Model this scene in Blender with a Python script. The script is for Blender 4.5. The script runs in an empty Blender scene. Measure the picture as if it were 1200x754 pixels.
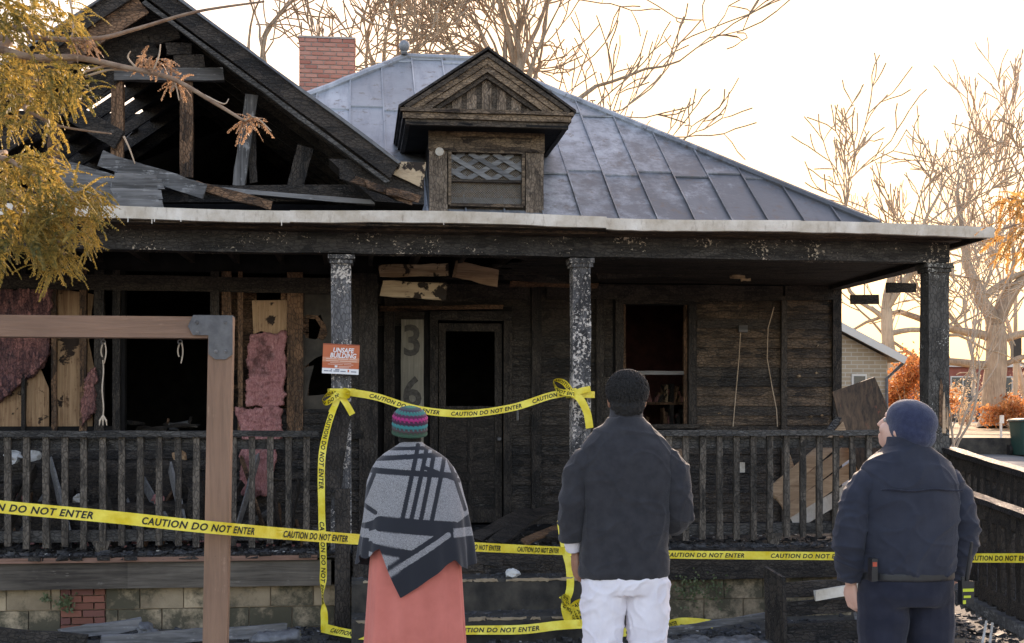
import bpy, bmesh, math, random
import numpy as np
from mathutils import Vector, Matrix, noise as mnoise
R = random.Random(7)
PI = math.pi
scene = bpy.context.scene
COL = scene.collection

# ------------------------------------------------------------------ camera, world, sun, exposure
ZC = 1.62                       # eye height above the path where the people stand
YAW = math.atan(183 / 1500)     # the camera is turned a little to the right of the house's axis
cam_d = bpy.data.cameras.new('camera')
cam = bpy.data.objects.new('camera', cam_d); COL.objects.link(cam)
cam.location = (0, 0, ZC); cam.rotation_euler = (PI / 2, 0, -YAW)
cam_d.sensor_width = 36; cam_d.lens = 45; cam_d.shift_y = 112 / 1200
cam_d.clip_start = 0.05; cam_d.clip_end = 3000
scene.camera = cam

SUN_EL, SUN_AZ = math.radians(19), math.radians(16)   # low winter sun behind the house, azimuth from +Y towards +X
world = bpy.data.worlds.new('World'); scene.world = world; world.use_nodes = True
wn = world.node_tree
sky = wn.nodes.new('ShaderNodeTexSky'); sky.sky_type = 'NISHITA'; sky.sun_disc = False
sky.sun_elevation = SUN_EL; sky.sun_rotation = SUN_AZ
sky.air_density = 1.0; sky.dust_density = 2.2; sky.ozone_density = 1.0
bg = wn.nodes['Background']; bg.inputs['Strength'].default_value = 0.15
wn.links.new(sky.outputs[0], bg.inputs['Color'])
sun_d = bpy.data.lights.new('sun', 'SUN'); sun_d.energy = 2.6; sun_d.angle = math.radians(0.6); sun_d.color = (1.0, 0.9, 0.76)
sun = bpy.data.objects.new('sun', sun_d); COL.objects.link(sun)
sdir = Vector((math.sin(SUN_AZ) * math.cos(SUN_EL), math.cos(SUN_AZ) * math.cos(SUN_EL), math.sin(SUN_EL)))
sun.rotation_euler = (-sdir).to_track_quat('-Z', 'Y').to_euler()
sun.location = sdir * 60
scene.view_settings.view_transform = 'Standard'; scene.view_settings.look = 'None'
scene.view_settings.exposure = 2.05; scene.view_settings.gamma = 1
scene.view_settings.use_curve_mapping = False
scene.view_settings.use_white_balance = True; scene.view_settings.white_balance_temperature = 7900; scene.view_settings.white_balance_tint = 22   # set for the shade
scene.render.engine = 'CYCLES'; scene.cycles.sample_clamp_direct = .45     # keeps thin twigs whole against the burnt-out sky

# ------------------------------------------------------------------ helpers
def W(px, py, Y):
    """the point of the place that stands in the plane Y and is seen at that spot of the photograph"""
    u = (px - 600) / 1500
    t = Y / (math.cos(YAW) - u * math.sin(YAW))
    return Vector((t * (math.sin(YAW) + u * math.cos(YAW)), Y, ZC + t * (489 - py) / 1500))
def T(px, py, t):
    u = (px - 600) / 1500
    return Vector((t * (math.sin(YAW) + u * math.cos(YAW)), t * (math.cos(YAW) - u * math.sin(YAW)), ZC + t * (489 - py) / 1500))
def WX(px, Y): return W(px, 489, Y).x
def WZ(px, py, Y): return W(px, py, Y).z

def props(o, label=None, cat=None, group=None, kind=None):
    if label: o['label'] = label
    if cat: o['category'] = cat
    if group: o['group'] = group
    if kind: o['kind'] = kind
    return o
def thing(name, loc, label, cat, group=None):
    e = bpy.data.objects.new(name, None); COL.objects.link(e)
    e.location = loc; e.empty_display_size = 0.1
    return props(e, label, cat, group)
LOC = {}
def put(o, parent):
    COL.objects.link(o)
    if parent is not None:
        o.parent = parent
        base = Vector((0, 0, 0)); p = parent
        if p.type == 'EMPTY' and p.parent is None: base = Vector(p.location)
        # every mesh is written in world coordinates: undo the place of its thing
        o.matrix_parent_inverse = Matrix.Translation(-base) if p.type == 'EMPTY' and p.parent is None else Matrix.Identity(4)
        if p.type != 'EMPTY' and any(abs(c) > 1e-9 for c in p.location):
            o.matrix_parent_inverse = Matrix.Translation(-Vector(p.location))
    return o
def mesh(name, V, F, m, parent=None, smooth=False):
    me = bpy.data.meshes.new(name)
    me.from_pydata([tuple(v) for v in V], [], F)
    me.validate(); me.update()
    if smooth: me.polygons.foreach_set('use_smooth', [True] * len(me.polygons))
    me.materials.append(m)
    return put(bpy.data.objects.new(name, me), parent)
def part_empty(name, parent):
    e = bpy.data.objects.new(name, None); return put(e, parent)

class G:
    """collects vertices and faces of ONE piece"""
    def __init__(s): s.V = []; s.F = []
    def add(s, V, F):
        n = len(s.V); s.V += [Vector(v) for v in V]; s.F += [tuple(i + n for i in f) for f in F]; return s
    def box(s, x0, x1, y0, y1, z0, z1):
        V = [(x0, y0, z0), (x1, y0, z0), (x1, y1, z0), (x0, y1, z0), (x0, y0, z1), (x1, y0, z1), (x1, y1, z1), (x0, y1, z1)]
        return s.add(V, [(0, 3, 2, 1), (4, 5, 6, 7), (0, 1, 5, 4), (1, 2, 6, 5), (2, 3, 7, 6), (3, 0, 4, 7)])
    def bar(s, p0, p1, w, t, up=(0, 0, 1), n=1, jit=0.0, rag=0.0, taper=1.0, bev=0.0):
        """a board from p0 to p1, w across (in the direction of up), t thick; jit roughens it, rag breaks its ends"""
        p0 = Vector(p0); p1 = Vector(p1); d = (p1 - p0); L = d.length; d.normalize()
        up = Vector(up); up = up - d * up.dot(d)
        if up.length < 1e-4: up = Vector((1, 0, 0)) - d * d.x
        up.normalize(); sd = d.cross(up)
        V = []; F = []
        c = min(bev, t * .4, w * .4)
        prof = [(-.5, -.5), (.5, -.5), (.5, .5), (-.5, .5)]
        k = 4
        for i in range(n + 1):
            f = i / n; wd = w * (1 + (taper - 1) * f)
            for (a, b) in prof:
                q = p0 + d * (L * f) + up * (a * wd + R.uniform(-jit, jit)) + sd * (b * t + R.uniform(-jit, jit) * .7)
                if i in (0, n): q += d * R.uniform(-rag, rag)
                V.append(q)
        for i in range(n):
            for j in range(k):
                a = i * k + j; b = i * k + (j + 1) % k
                F.append((a, b, b + k, a + k))
        F.append(tuple(range(k))[::-1]); F.append(tuple(n * k + j for j in range(k)))
        return s.add(V, F)
    def tube(s, pts, rad, n=6, cap=True):
        pts = [Vector(p) for p in pts]
        if not hasattr(rad, '__len__'): rad = [rad] * len(pts)
        V = []; F = []; prev = None
        for i, p in enumerate(pts):
            d = (pts[min(i + 1, len(pts) - 1)] - pts[max(i - 1, 0)])
            if d.length < 1e-9: d = Vector((0, 0, 1))
            d.normalize()
            if prev is None:
                a = Vector((0, 0, 1)) if abs(d.z) < .9 else Vector((1, 0, 0))
                u = d.cross(a).normalized()
            else:
                u = prev - d * prev.dot(d)
                u = u.normalized() if u.length > 1e-6 else d.orthogonal().normalized()
            prev = u; v = d.cross(u)
            for j in range(n):
                a = 2 * PI * j / n
                V.append(p + (u * math.cos(a) + v * math.sin(a)) * rad[i])
        for i in range(len(pts) - 1):
            for j in range(n):
                a = i * n + j; b = i * n + (j + 1) % n
                F.append((a, b, b + n, a + n))
        if cap:
            F.append(tuple(range(n))[::-1]); F.append(tuple((len(pts) - 1) * n + j for j in range(n)))
        return s.add(V, F)
    def loft(s, rings, n=28, cap=True):
        """rings of (cx, cy, cz, rx, ry[, exponent])"""
        V = []; F = []
        for r in rings:
            cx, cy, cz, rx, ry = r[:5]; e = r[5] if len(r) > 5 else 2.0
            for j in range(n):
                a = 2 * PI * j / n; c, sn = math.cos(a), math.sin(a)
                V.append((cx + rx * math.copysign(abs(c) ** (2 / e), c), cy + ry * math.copysign(abs(sn) ** (2 / e), sn), cz))
        for i in range(len(rings) - 1):
            for j in range(n):
                a = i * n + j; b = i * n + (j + 1) % n
                F.append((a, b, b + n, a + n))
        if cap:
            F.append(tuple(range(n))[::-1]); F.append(tuple((len(rings) - 1) * n + j for j in range(n)))
        return s.add(V, F)
    def ball(s, c, rx, ry, rz, n=18, m=12, rot=None):
        V = []; F = []; c = Vector(c)
        for i in range(m + 1):
            th = PI * i / m
            for j in range(n):
                a = 2 * PI * j / n
                v = Vector((rx * math.sin(th) * math.cos(a), ry * math.sin(th) * math.sin(a), rz * math.cos(th)))
                if rot is not None: v = rot @ v
                V.append(c + v)
        for i in range(m):
            for j in range(n):
                a = i * n + j; b = i * n + (j + 1) % n
                F.append((a, a + n, b + n, b))
        return s.add(V, F)
    def prism(s, poly, y0, y1):
        """polygon of (x, z) between two Y planes"""
        n = len(poly)
        V = [(x, y0, z) for x, z in poly] + [(x, y1, z) for x, z in poly]
        F = [tuple(range(n)), tuple(range(2 * n - 1, n - 1, -1))] + [(i, i + n, (i + 1) % n + n, (i + 1) % n) for i in range(n)]
        return s.add(V, F)
    def rough(s, a):
        for v in s.V:
            v += Vector((R.uniform(-a, a), R.uniform(-a, a), R.uniform(-a, a)))
        return s
    def out(s, name, m, parent=None, smooth=False): return mesh(name, s.V, s.F, m, parent, smooth)

def blended(g, voxel, smooth_it=6, disp=None):
    """overlapping closed shapes grown together into one skin"""
    me = bpy.data.meshes.new('tmp'); me.from_pydata([tuple(v) for v in g.V], [], g.F); me.update()
    bm = bmesh.new(); bm.from_mesh(me); bmesh.ops.recalc_face_normals(bm, faces=bm.faces); bm.to_mesh(me); bm.free()
    o = bpy.data.objects.new('tmp', me); COL.objects.link(o)
    r = o.modifiers.new('r', 'REMESH'); r.mode = 'VOXEL'; r.voxel_size = voxel
    if smooth_it:
        sm = o.modifiers.new('s', 'SMOOTH'); sm.factor = .5; sm.iterations = smooth_it
    dg = bpy.context.evaluated_depsgraph_get(); dg.update()
    res = bpy.data.meshes.new_from_object(o.evaluated_get(dg))
    bpy.data.objects.remove(o); bpy.data.meshes.remove(me)
    if disp:
        n = len(res.vertices); co = np.empty(n * 3); res.vertices.foreach_get('co', co); co = co.reshape(-1, 3)
        no = np.empty(n * 3); res.vertex_normals.foreach_get('vector', no); no = no.reshape(-1, 3)
        dd = np.array([disp(Vector(c)) for c in co])
        co = co + no * dd[:, None]
        res.vertices.foreach_set('co', co.ravel()); res.update()
    res.polygons.foreach_set('use_smooth', [True] * len(res.polygons))
    return res

# ------------------------------------------------------------------ materials
def newmat(name):
    m = bpy.data.materials.new(name); m.use_nodes = True
    nt = m.node_tree; return m, nt, nt.nodes['Principled BSDF']
class NB:
    def __init__(s, nt): s.nt = nt
    def n(s, t, **kw):
        x = s.nt.nodes.new(t)
        for k, v in kw.items():
            if k.startswith('_'): setattr(x, k[1:], v)
            else:
                key = int(k[1:]) if k[0] == 'i' and k[1:].isdigit() else k.replace('__', ' ')
                if hasattr(v, 'is_output'): s.nt.links.new(v, x.inputs[key])
                else: x.inputs[key].default_value = v
        return x
    def link(s, a, b): s.nt.links.new(a, b)
    def coord(s, scale=(1, 1, 1), kind='Object', loc=(0, 0, 0)):
        tc = s.n('ShaderNodeTexCoord')
        mp = s.n('ShaderNodeMapping', Vector=tc.outputs[kind]); mp.inputs['Scale'].default_value = scale; mp.inputs['Location'].default_value = loc
        return mp.outputs[0]
    def noise(s, vec, scale, detail=4, rough=.55, dist=0):
        return s.n('ShaderNodeTexNoise', Vector=vec, Scale=scale, Detail=detail, Roughness=rough, Distortion=dist).outputs['Fac']
    def ramp(s, fac, stops, interp='LINEAR'):
        r = s.n('ShaderNodeValToRGB', Fac=fac); cr = r.color_ramp; cr.interpolation = interp
        while len(cr.elements) < len(stops): cr.elements.new(.5)
        for e, (p, c) in zip(cr.elements, stops):
            e.position = p; e.color = (c, c, c, 1) if not hasattr(c, '__len__') else (*c, 1)
        return r.outputs['Color']
    def mix(s, f, a, b, mode='MIX'):
        x = s.n('ShaderNodeMix', _data_type='RGBA', _blend_type=mode)
        for k, v in ((0, f), (6, a), (7, b)):
            if hasattr(v, 'is_output'): s.link(v, x.inputs[k])
            else: x.inputs[k].default_value = v if k == 0 else (*v, 1)
        return x.outputs[2]
    def math(s, op, a, b=0.0, clamp=False):
        x = s.n('ShaderNodeMath', _operation=op, _use_clamp=clamp)
        for k, v in ((0, a), (1, b)):
            if hasattr(v, 'is_output'): s.link(v, x.inputs[k])
            else: x.inputs[k].default_value = v
        return x.outputs[0]
    def rand(s): return s.n('ShaderNodeObjectInfo').outputs['Random']
    def bump(s, h, strength=.5, dist=.01, normal=None):
        b = s.n('ShaderNodeBump', Height=h, Strength=strength, Distance=dist)
        if normal is not None: s.link(normal, b.inputs['Normal'])
        return b.outputs[0]

def wood(name, axis, dark, mid, light=None, light_amt=.0, paint=None, paint_amt=.0, rough=.75, char=True, grain=1.0, spec=.35, paint_scale=26, vary=.6, paint_z=None):
    m, nt, b = newmat(name); k = NB(nt)
    sc = [30, 30, 30]; sc['XYZ'.index(axis)] = 1.6
    g = k.noise(k.coord(tuple(sc)), 1.0 * grain, 5, .65, .6)
    co = k.coord()
    big = k.noise(co, 1.3, 4, .6)
    r = k.rand()
    f = k.math('ADD', k.math('MULTIPLY', g, .7), k.math('MULTIPLY', big, .5))
    f = k.math('ADD', f, k.math('MULTIPLY', k.math('SUBTRACT', r, .5), vary * .35))
    c = k.ramp(f, [(.46, dark), (.74, mid)])
    hgt = g
    if light is not None:
        a = k.noise(co, 7, 6, .7); a2 = k.noise(k.coord(tuple(sc)), 2.2, 3, .6)
        am = k.ramp(k.math('ADD', k.math('MULTIPLY', a, .6), k.math('MULTIPLY', a2, .4)), [(.62 - light_amt, 0.0), (.70 - light_amt, 1.0)])
        c = k.mix(k.math('MULTIPLY', am, .8), c, light)
    if char:
        sv = [34, 34, 34]; sv['XYZ'.index(axis)] = 16
        vn = k.n('ShaderNodeTexVoronoi', _feature='DISTANCE_TO_EDGE', Vector=k.coord(tuple(sv)), Scale=1.0).outputs['Distance']
        vc = k.ramp(vn, [(.0, 0.0), (.14, 1.0)])
        hgt = k.math('ADD', k.math('MULTIPLY', g, .6), k.math('MULTIPLY', vc, .5))
        sv2 = [13, 13, 13]; sv2['XYZ'.index(axis)] = 6
        v2 = k.n('ShaderNodeTexVoronoi', _feature='F1', Vector=k.coord(tuple(sv2)), Scale=1.0)
        pl = k.n('ShaderNodeSeparateColor', Color=v2.outputs['Color']).outputs[0]
        c = k.mix(k.math('MULTIPLY', k.ramp(pl, [(.35, 0.0), (.9, 1.0)]), .42), c, tuple(min(1, x * 2.0) for x in mid))
        c = k.mix(k.math('MULTIPLY', k.math('SUBTRACT', 1.0, vc), .62), c, tuple(x * .5 for x in dark))
        spk = k.ramp(k.math('ADD', k.math('MULTIPLY', k.noise(co, 75, 2, .5), .7), k.math('MULTIPLY', k.noise(co, 4, 3, .6), .3)), [(.57, 0.0), (.64, 1.0)])
        c = k.mix(k.math('MULTIPLY', spk, .3), c, (.15, .13, .11))
    if paint is not None:
        pa = k.noise(co, paint_scale, 5, .65, .4); pb = k.noise(co, 2.1, 3, .6)
        pm = k.math('ADD', k.math('MULTIPLY', pa, .62), k.math('MULTIPLY', pb, .5))
        if paint_z is not None:
            sep = k.n('ShaderNodeSeparateXYZ', Vector=k.coord()).outputs[2]
            zf = k.n('ShaderNodeMapRange', Value=sep); zf.inputs[1].default_value = paint_z[0]; zf.inputs[2].default_value = paint_z[1]
            zf.inputs[3].default_value = -paint_z[2]; zf.inputs[4].default_value = 0
            pm = k.math('ADD', pm, zf.outputs[0])
        pf = k.ramp(pm, [(.68 - paint_amt, 0.0), (.705 - paint_amt, 1.0)])
        c = k.mix(pf, c, paint)
        hgt = k.math('ADD', hgt, k.math('MULTIPLY', pf, .5))
    k.link(c, b.inputs['Base Color'])
    b.inputs['Roughness'].default_value = rough; b.inputs['Specular IOR Level'].default_value = spec
    k.link(k.bump(hgt, .9, .009), b.inputs['Normal'])
    return m

def plain(name, c1, c2=None, scale=8, rough=.7, metal=0, spec=.4, bump=.0, bscale=60, vary=0.0, detail=4, sheen=0):
    m, nt, b = newmat(name); k = NB(nt); co = k.coord()
    c2 = c2 or c1
    f = k.ramp(k.noise(co, scale, detail, .6), [(.35, 0.0), (.68, 1.0)])
    c = k.mix(f, c1, c2)
    if vary:
        v = k.math('ADD', k.math('MULTIPLY', k.math('SUBTRACT', k.rand(), .5), vary), 1.0)
        hs = k.n('ShaderNodeHueSaturation', Value=v, Color=c); c = hs.outputs[0]
    k.link(c, b.inputs['Base Color']); b.inputs['Roughness'].default_value = rough
    b.inputs['Metallic'].default_value = metal; b.inputs['Specular IOR Level'].default_value = spec
    if sheen:
        b.inputs['Sheen Weight'].default_value = sheen; b.inputs['Sheen Roughness'].default_value = .5
    if bump: k.link(k.bump(k.noise(co, bscale, 5, .65), bump, .01), b.inputs['Normal'])
    return m

M = {}
BLK = (.009, .0075, .007); CHR = (.044, .034, .027); ASH = (.15, .135, .12)
for ax in 'XYZ':
    M['char' + ax] = wood('char ' + ax, ax, BLK, CHR, ASH, .02)
    M['brown' + ax] = wood('scorched brown ' + ax, ax, (.022, .012, .007), (.19, .10, .054), (.30, .165, .085), .04)
    M['grey' + ax] = wood('weathered grey ' + ax, ax, (.06, .057, .055), (.21, .20, .195), (.34, .33, .32), .06, char=False, rough=.85)
    M['side' + ax] = wood('sooty siding ' + ax, ax, (.009, .007, .006), (.048, .036, .027), (.16, .125, .09), .02, rough=.6)
M['sideB'] = wood('browned siding', 'X', (.012, .008, .0055), (.115, .075, .047), (.26, .175, .11), .04, rough=.6)
M['beam'] = wood('burnt beam with flaking paint', 'X', (.017, .015, .014), (.05, .044, .04), (.15, .13, .11), .02, (.60, .50, .40), .03, paint_scale=34)
M['cornice'] = wood('burnt cornice', 'X', (.012, .008, .006), (.10, .065, .042), (.28, .19, .125), .06)
M['column'] = wood('flaking column', 'Z', (.035, .033, .034), (.13, .125, .125), (.33, .28, .24), .06, (.62, .55, .49), .085, paint_scale=40, rough=.8)
M['columndark'] = wood('charred column', 'Z', (.022, .02, .018), (.075, .068, .06), (.28, .26, .23), .04, (.46, .44, .4), .01, paint_scale=50, rough=.8)
M['rail'] = wood('sooty rail', 'Z', (.022, .018, .014), (.115, .092, .072), (.25, .21, .17), .04, rough=.8)
M['railX'] = wood('charred top rail', 'X', (.02, .018, .016), (.07, .064, .058), (.26, .25, .24), .03, rough=.8)
M['railglossy'] = wood('wet charred rail', 'X', (.012, .011, .012), (.03, .028, .03), (.2, .21, .24), .0, rough=.32, spec=.5)
M['skirt'] = wood('grey brown skirt board', 'X', (.045, .036, .029), (.15, .125, .10), (.24, .21, .18), .02, char=False, rough=.85)
M['trim'] = wood('reddish trim', 'X', (.12, .062, .042), (.25, .135, .095), None, 0, char=False)
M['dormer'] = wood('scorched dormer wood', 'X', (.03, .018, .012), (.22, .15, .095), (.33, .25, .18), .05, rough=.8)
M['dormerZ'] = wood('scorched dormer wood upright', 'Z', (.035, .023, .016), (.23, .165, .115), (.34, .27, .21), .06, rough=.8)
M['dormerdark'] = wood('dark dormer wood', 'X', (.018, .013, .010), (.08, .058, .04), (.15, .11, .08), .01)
M['ply'] = wood('tan plywood', 'Z', (.20, .10, .05), (.50, .31, .175), (.13, .06, .03), .07, (.035, .02, .013), .05, char=False, paint_scale=6, rough=.8)
M['pine'] = wood('bare pine board', 'X', (.28, .17, .10), (.55, .37, .24), None, 0, (.1, .06, .04), -.07, char=False, paint_scale=10, rough=.8)
M['plywood_burnt'] = wood('scorched red-marked plywood', 'Z', (.035, .024, .017), (.15, .09, .055), (.26, .08, .05), .01, char=False, rough=.7)
M['yellowed'] = wood('yellowed ceiling board', 'X', (.24, .15, .085), (.56, .41, .26), (.12, .07, .04), .07, (.03, .02, .014), .10, char=False, paint_scale=7, rough=.8)
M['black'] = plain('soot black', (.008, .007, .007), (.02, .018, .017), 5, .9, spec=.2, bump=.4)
M['ink'] = plain('black ink', (.012, .012, .012), rough=.6)
M['frame'] = wood('brown stained frame', 'Z', (.20, .115, .075), (.30, .172, .112), (.36, .22, .15), .03, (.09, .055, .04), -.06, char=False, rough=.62, grain=1.0, vary=.0, paint_scale=70)
M['steel'] = plain('dark steel plate', (.10, .10, .105), (.15, .15, .155), 14, .5, .55, bump=.1)
M['tape'] = None
def tape_mat():
    m, nt, b = newmat('yellow plastic tape'); k = NB(nt); co = k.coord()
    c = k.mix(k.ramp(k.noise(co, 9, 3, .5), [(.3, 0.0), (.7, 1.0)]), (.74, .53, .012), (.92, .77, .10))
    k.link(c, b.inputs['Base Color']); b.inputs['Roughness'].default_value = .35
    b.inputs['Transmission Weight'].default_value = 0
    k.link(k.bump(k.noise(co, 28, 5, .65, 1.0), .7, .008), b.inputs['Normal'])
    return m
M['tape'] = tape_mat()
def brick_mat(name, a, b_, c_):
    m, nt, b = newmat(name); k = NB(nt); co = k.coord(kind='Object'); r = k.rand()
    c = k.ramp(r, [(0, a), (.5, b_), (1, c_)])
    n1 = k.noise(k.coord(kind='Generated'), 4, 5, .7)
    c = k.mix(k.math('MULTIPLY', n1, .5), c, tuple(x * .45 for x in a))
    k.link(c, b.inputs['Base Color']); b.inputs['Roughness'].default_value = .9
    k.link(k.bump(k.noise(co, 60, 4, .7), .4, .004), b.inputs['Normal'])
    return m
M['brick'] = brick_mat('chimney brick', (.50, .20, .145), (.60, .29, .22), (.42, .15, .11))
M['brickf'] = brick_mat('foundation brick', (.20, .07, .045), (.28, .10, .065), (.14, .055, .05))
M['mortar'] = plain('mortar', (.42, .36, .32), (.3, .26, .23), 20, .95, bump=.3)
M['mortar_tan'] = plain('tan mortar', (.34, .26, .17), (.26, .19, .13), 12, .95, bump=.3)
M['concrete'] = plain('step concrete', (.022, .02, .018), (.07, .06, .048), 5, .9, bump=.5, vary=.3)
def block_mat(name, moss0):
    m, nt, b = newmat(name); k = NB(nt); co = k.coord()
    c = k.mix(k.ramp(k.noise(co, 3.0, 4, .6), [(.35, 0.0), (.7, 1.0)]), (.28, .205, .13), (.46, .35, .23))
    v = k.math('ADD', k.math('MULTIPLY', k.math('SUBTRACT', k.rand(), .5), .5), 1.0)
    c = k.n('ShaderNodeHueSaturation', Value=v, Color=c).outputs[0]
    moss = k.ramp(k.noise(co, 4.5, 6, .72), [(moss0, 0.0), (moss0 + .18, 1.0)])
    c = k.mix(k.math('MULTIPLY', moss, .85), c, (.035, .036, .022))
    k.link(c, b.inputs['Base Color']); b.inputs['Roughness'].default_value = .95
    k.link(k.bump(k.noise(co, 70, 5, .7), .5, .006), b.inputs['Normal'])
    return m
M['block'] = block_mat('tan foundation block', .5); M['block_mossy'] = block_mat('mossy foundation block', .34)
def roof_mat():
    m, nt, b = newmat('old galvanised roof'); k = NB(nt); co = k.coord()
    base = k.mix(k.ramp(k.noise(co, 1.1, 5, .65), [(.3, 0.0), (.7, 1.0)]), (.235, .242, .252), (.375, .385, .395))
    v = k.math('ADD', k.math('MULTIPLY', k.math('SUBTRACT', k.rand(), .5), .45), 1.0)
    base = k.n('ShaderNodeHueSaturation', Value=v, Color=base).outputs[0]
    st = k.ramp(k.noise(k.coord((9, 1.2, 1.2)), 1.0, 5, .7), [(.5, 0.0), (.75, 1.0)])
    base = k.mix(k.math('MULTIPLY', st, .5), base, (.10, .115, .14))
    # soot: the lower right of the roof is stained
    sx = k.n('ShaderNodeSeparateXYZ', Vector=co)
    g = k.math('ADD', k.math('ADD', k.math('MULTIPLY', sx.outputs[0], .13), k.math('MULTIPLY', sx.outputs[2], -.16)), .24)
    so = k.math('ADD', k.math('MULTIPLY', k.math('SUBTRACT', k.noise(co, 3.2, 7, .75), .3), 1.5), g)
    sm = k.ramp(so, [(.0, 0.0), (.36, 1.0)])
    base = k.mix(k.math('MULTIPLY', sm, .82), base, (.055, .055, .058))
    rust = k.ramp(k.noise(co, 5.5, 6, .75), [(.56, 0.0), (.64, 1.0)])
    base = k.mix(k.math('MULTIPLY', rust, .7), base, (.11, .08, .06))
    k.link(base, b.inputs['Base Color']); b.inputs['Metallic'].default_value = .25
    b.inputs['Roughness'].default_value = .52
    k.link(k.bump(k.noise(co, 6, 5, .6), .25, .02), b.inputs['Normal'])
    return m
M['roof'] = roof_mat()
def flash_mat():
    m, nt, b = newmat('pale eave flashing'); k = NB(nt); co = k.coord()
    c = k.mix(k.ramp(k.noise(co, 3.0, 5, .7), [(.35, 0.0), (.7, 1.0)]), (.47, .40, .32), (.76, .71, .65))
    st = k.ramp(k.noise(k.coord((22, 1, 6)), 1.0, 6, .75), [(.55, 0.0), (.72, 1.0)])
    c = k.mix(k.math('MULTIPLY', st, .7), c, (.24, .18, .13))
    k.link(c, b.inputs['Base Color']); b.inputs['Roughness'].default_value = .45; b.inputs['Metallic'].default_value = .15
    k.link(k.bump(k.noise(co, 14, 4, .6), .3, .01), b.inputs['Normal'])
    return m
M['flash'] = flash_mat()
def insul_mat():
    m, nt, b = newmat('pink insulation'); k = NB(nt); co = k.coord()
    f = k.noise(k.coord((1, 1, .3)), 40, 8, .85, 1.6)
    c = k.ramp(f, [(.3, (.13, .05, .045)), (.45, (.50, .20, .19)), (.6, (.70, .36, .34)), (.7, (.80, .52, .49))])
    s = k.ramp(k.noise(co, 3.4, 5, .7), [(.52, 0.0), (.66, 1.0)])
    c = k.mix(k.math('MULTIPLY', s, .8), c, (.09, .045, .04))
    k.link(c, b.inputs['Base Color']); b.inputs['Roughness'].default_value = 1; b.inputs['Specular IOR Level'].default_value = .1
    k.link(k.bump(k.noise(co, 34, 6, .8), 1.0, .03), b.inputs['Normal'])
    return m
M['insul'] = insul_mat()
M['insul_dark'] = wood('burnt insulation', 'Z', (.05, .03, .04), (.30, .13, .11), (.42, .22, .2), .04, rough=1)
M['ground'] = plain('dark trampled soil', (.05, .043, .036), (.10, .09, .075), 5, .95, bump=.8, bscale=40)
M['rubble'] = plain('charred rubble', (.012, .012, .013), (.075, .073, .075), 30, .75, bump=.3, vary=.5)
M['rubble_light'] = plain('pale plaster crumbs', (.35, .33, .3), (.6, .58, .55), 12, .9)
M['stone'] = plain('pale plaster lump', (.5, .49, .47), (.66, .65, .63), 9, .9, bump=.4)
M['bark'] = wood('grey bark', 'Z', (.24, .175, .12), (.50, .39, .28), (.56, .46, .35), .04, char=False, rough=.95)
M['twig'] = plain('twig bark', (.40, .29, .20), (.54, .41, .30), 5, .95)
M['cedar_bark'] = plain('cedar branch bark', (.20, .12, .08), (.36, .25, .17), 16, .9, bump=.4)
def leaf_mat(name, stops, trans=.5):
    m, nt, b = newmat(name); k = NB(nt); co = k.coord()
    f = k.math('ADD', k.math('MULTIPLY', k.noise(co, 5, 3, .6), .6), k.math('MULTIPLY', k.noise(co, 60, 2, .6), .5))
    c = k.ramp(f, stops)
    k.link(c, b.inputs['Base Color']); b.inputs['Roughness'].default_value = .6
    tr = k.n('ShaderNodeBsdfTranslucent', Color=c); mx = k.n('ShaderNodeMixShader', Fac=trans)
    k.link(b.outputs[0], mx.inputs[1]); k.link(tr.outputs[0], mx.inputs[2])
    k.link(mx.outputs[0], nt.nodes['Material Output'].inputs['Surface'])
    return m
M['cedar'] = leaf_mat('cedar sprays', [(.34, (.045, .05, .016)), (.47, (.14, .12, .03)), (.56, (.30, .20, .045)), (.66, (.46, .31, .07)), (.78, (.40, .20, .10))])
M['cedar_dry'] = leaf_mat('dry cedar sprays', [(.3, (.16, .09, .05)), (.7, (.44, .27, .16))], .35)
M['leaf_red'] = leaf_mat('russet leaves', [(.3, (.22, .07, .03)), (.55, (.50, .19, .06)), (.75, (.60, .33, .12))])
# ------------------------------------------------------------------ terrain
def gz(x, y):
    """the path in front is level, the ground dips at the house and climbs behind it"""
    def ss(a, b, v):
        v = min(1, max(0, (v - a) / (b - a))); return v * v * (3 - 2 * v)
    z = -.37 * ss(7.6, 10.6, y)
    z += 1.22 * ss(15, 27, y) + .45 * ss(30, 60, y) - .0 * x
    return z
GX = [-900, -300, -120, -60, -30, -16] + [-10 + .7 * i for i in range(48)] + [26, 32, 40, 60, 120, 300, 900]
GY = [-300, -100, -30, -10, 0, 4, 6, 7] + [7.6 + .3 * i for i in range(40)] + [20 + i for i in range(12)] + [34, 38, 44, 52, 60, 75, 100, 160, 320, 900]
def sheet(name, xs, ys, m, dz=0.0, rough=0.0):
    V = []; F = []
    for y in ys:
        for x in xs:
            near = 9.5 < y < 13.5 and -6 < x < 10
            V.append((x, y, gz(x, y) + dz + (R.uniform(-rough, rough) if near else 0)))
    n = len(xs)
    for j in range(len(ys) - 1):
        for i in range(n - 1):
            F.append((j * n + i, j * n + i + 1, (j + 1) * n + i + 1, (j + 1) * n + i))
    return mesh(name, V, F, m, None, True)
props(sheet('ground', GX, GY, M['ground'], 0, .02), kind='structure')
M['asphalt'] = plain('pale worn asphalt', (.13, .125, .12), (.2, .195, .185), 3, .9, bump=.3)
M['lawn'] = plain('dry winter lawn', (.30, .21, .11), (.42, .30, .17), 1.2, .95, bump=.6)
M['path'] = plain('concrete path', (.30, .28, .26), (.38, .36, .33), 3, .9, bump=.2)
props(sheet('parking_lot', [8.3 + .5 * i for i in range(45)], [10.6 + .3 * i for i in range(31)] + [20 + i for i in range(7)], M['asphalt'], .012), kind='structure')
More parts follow.
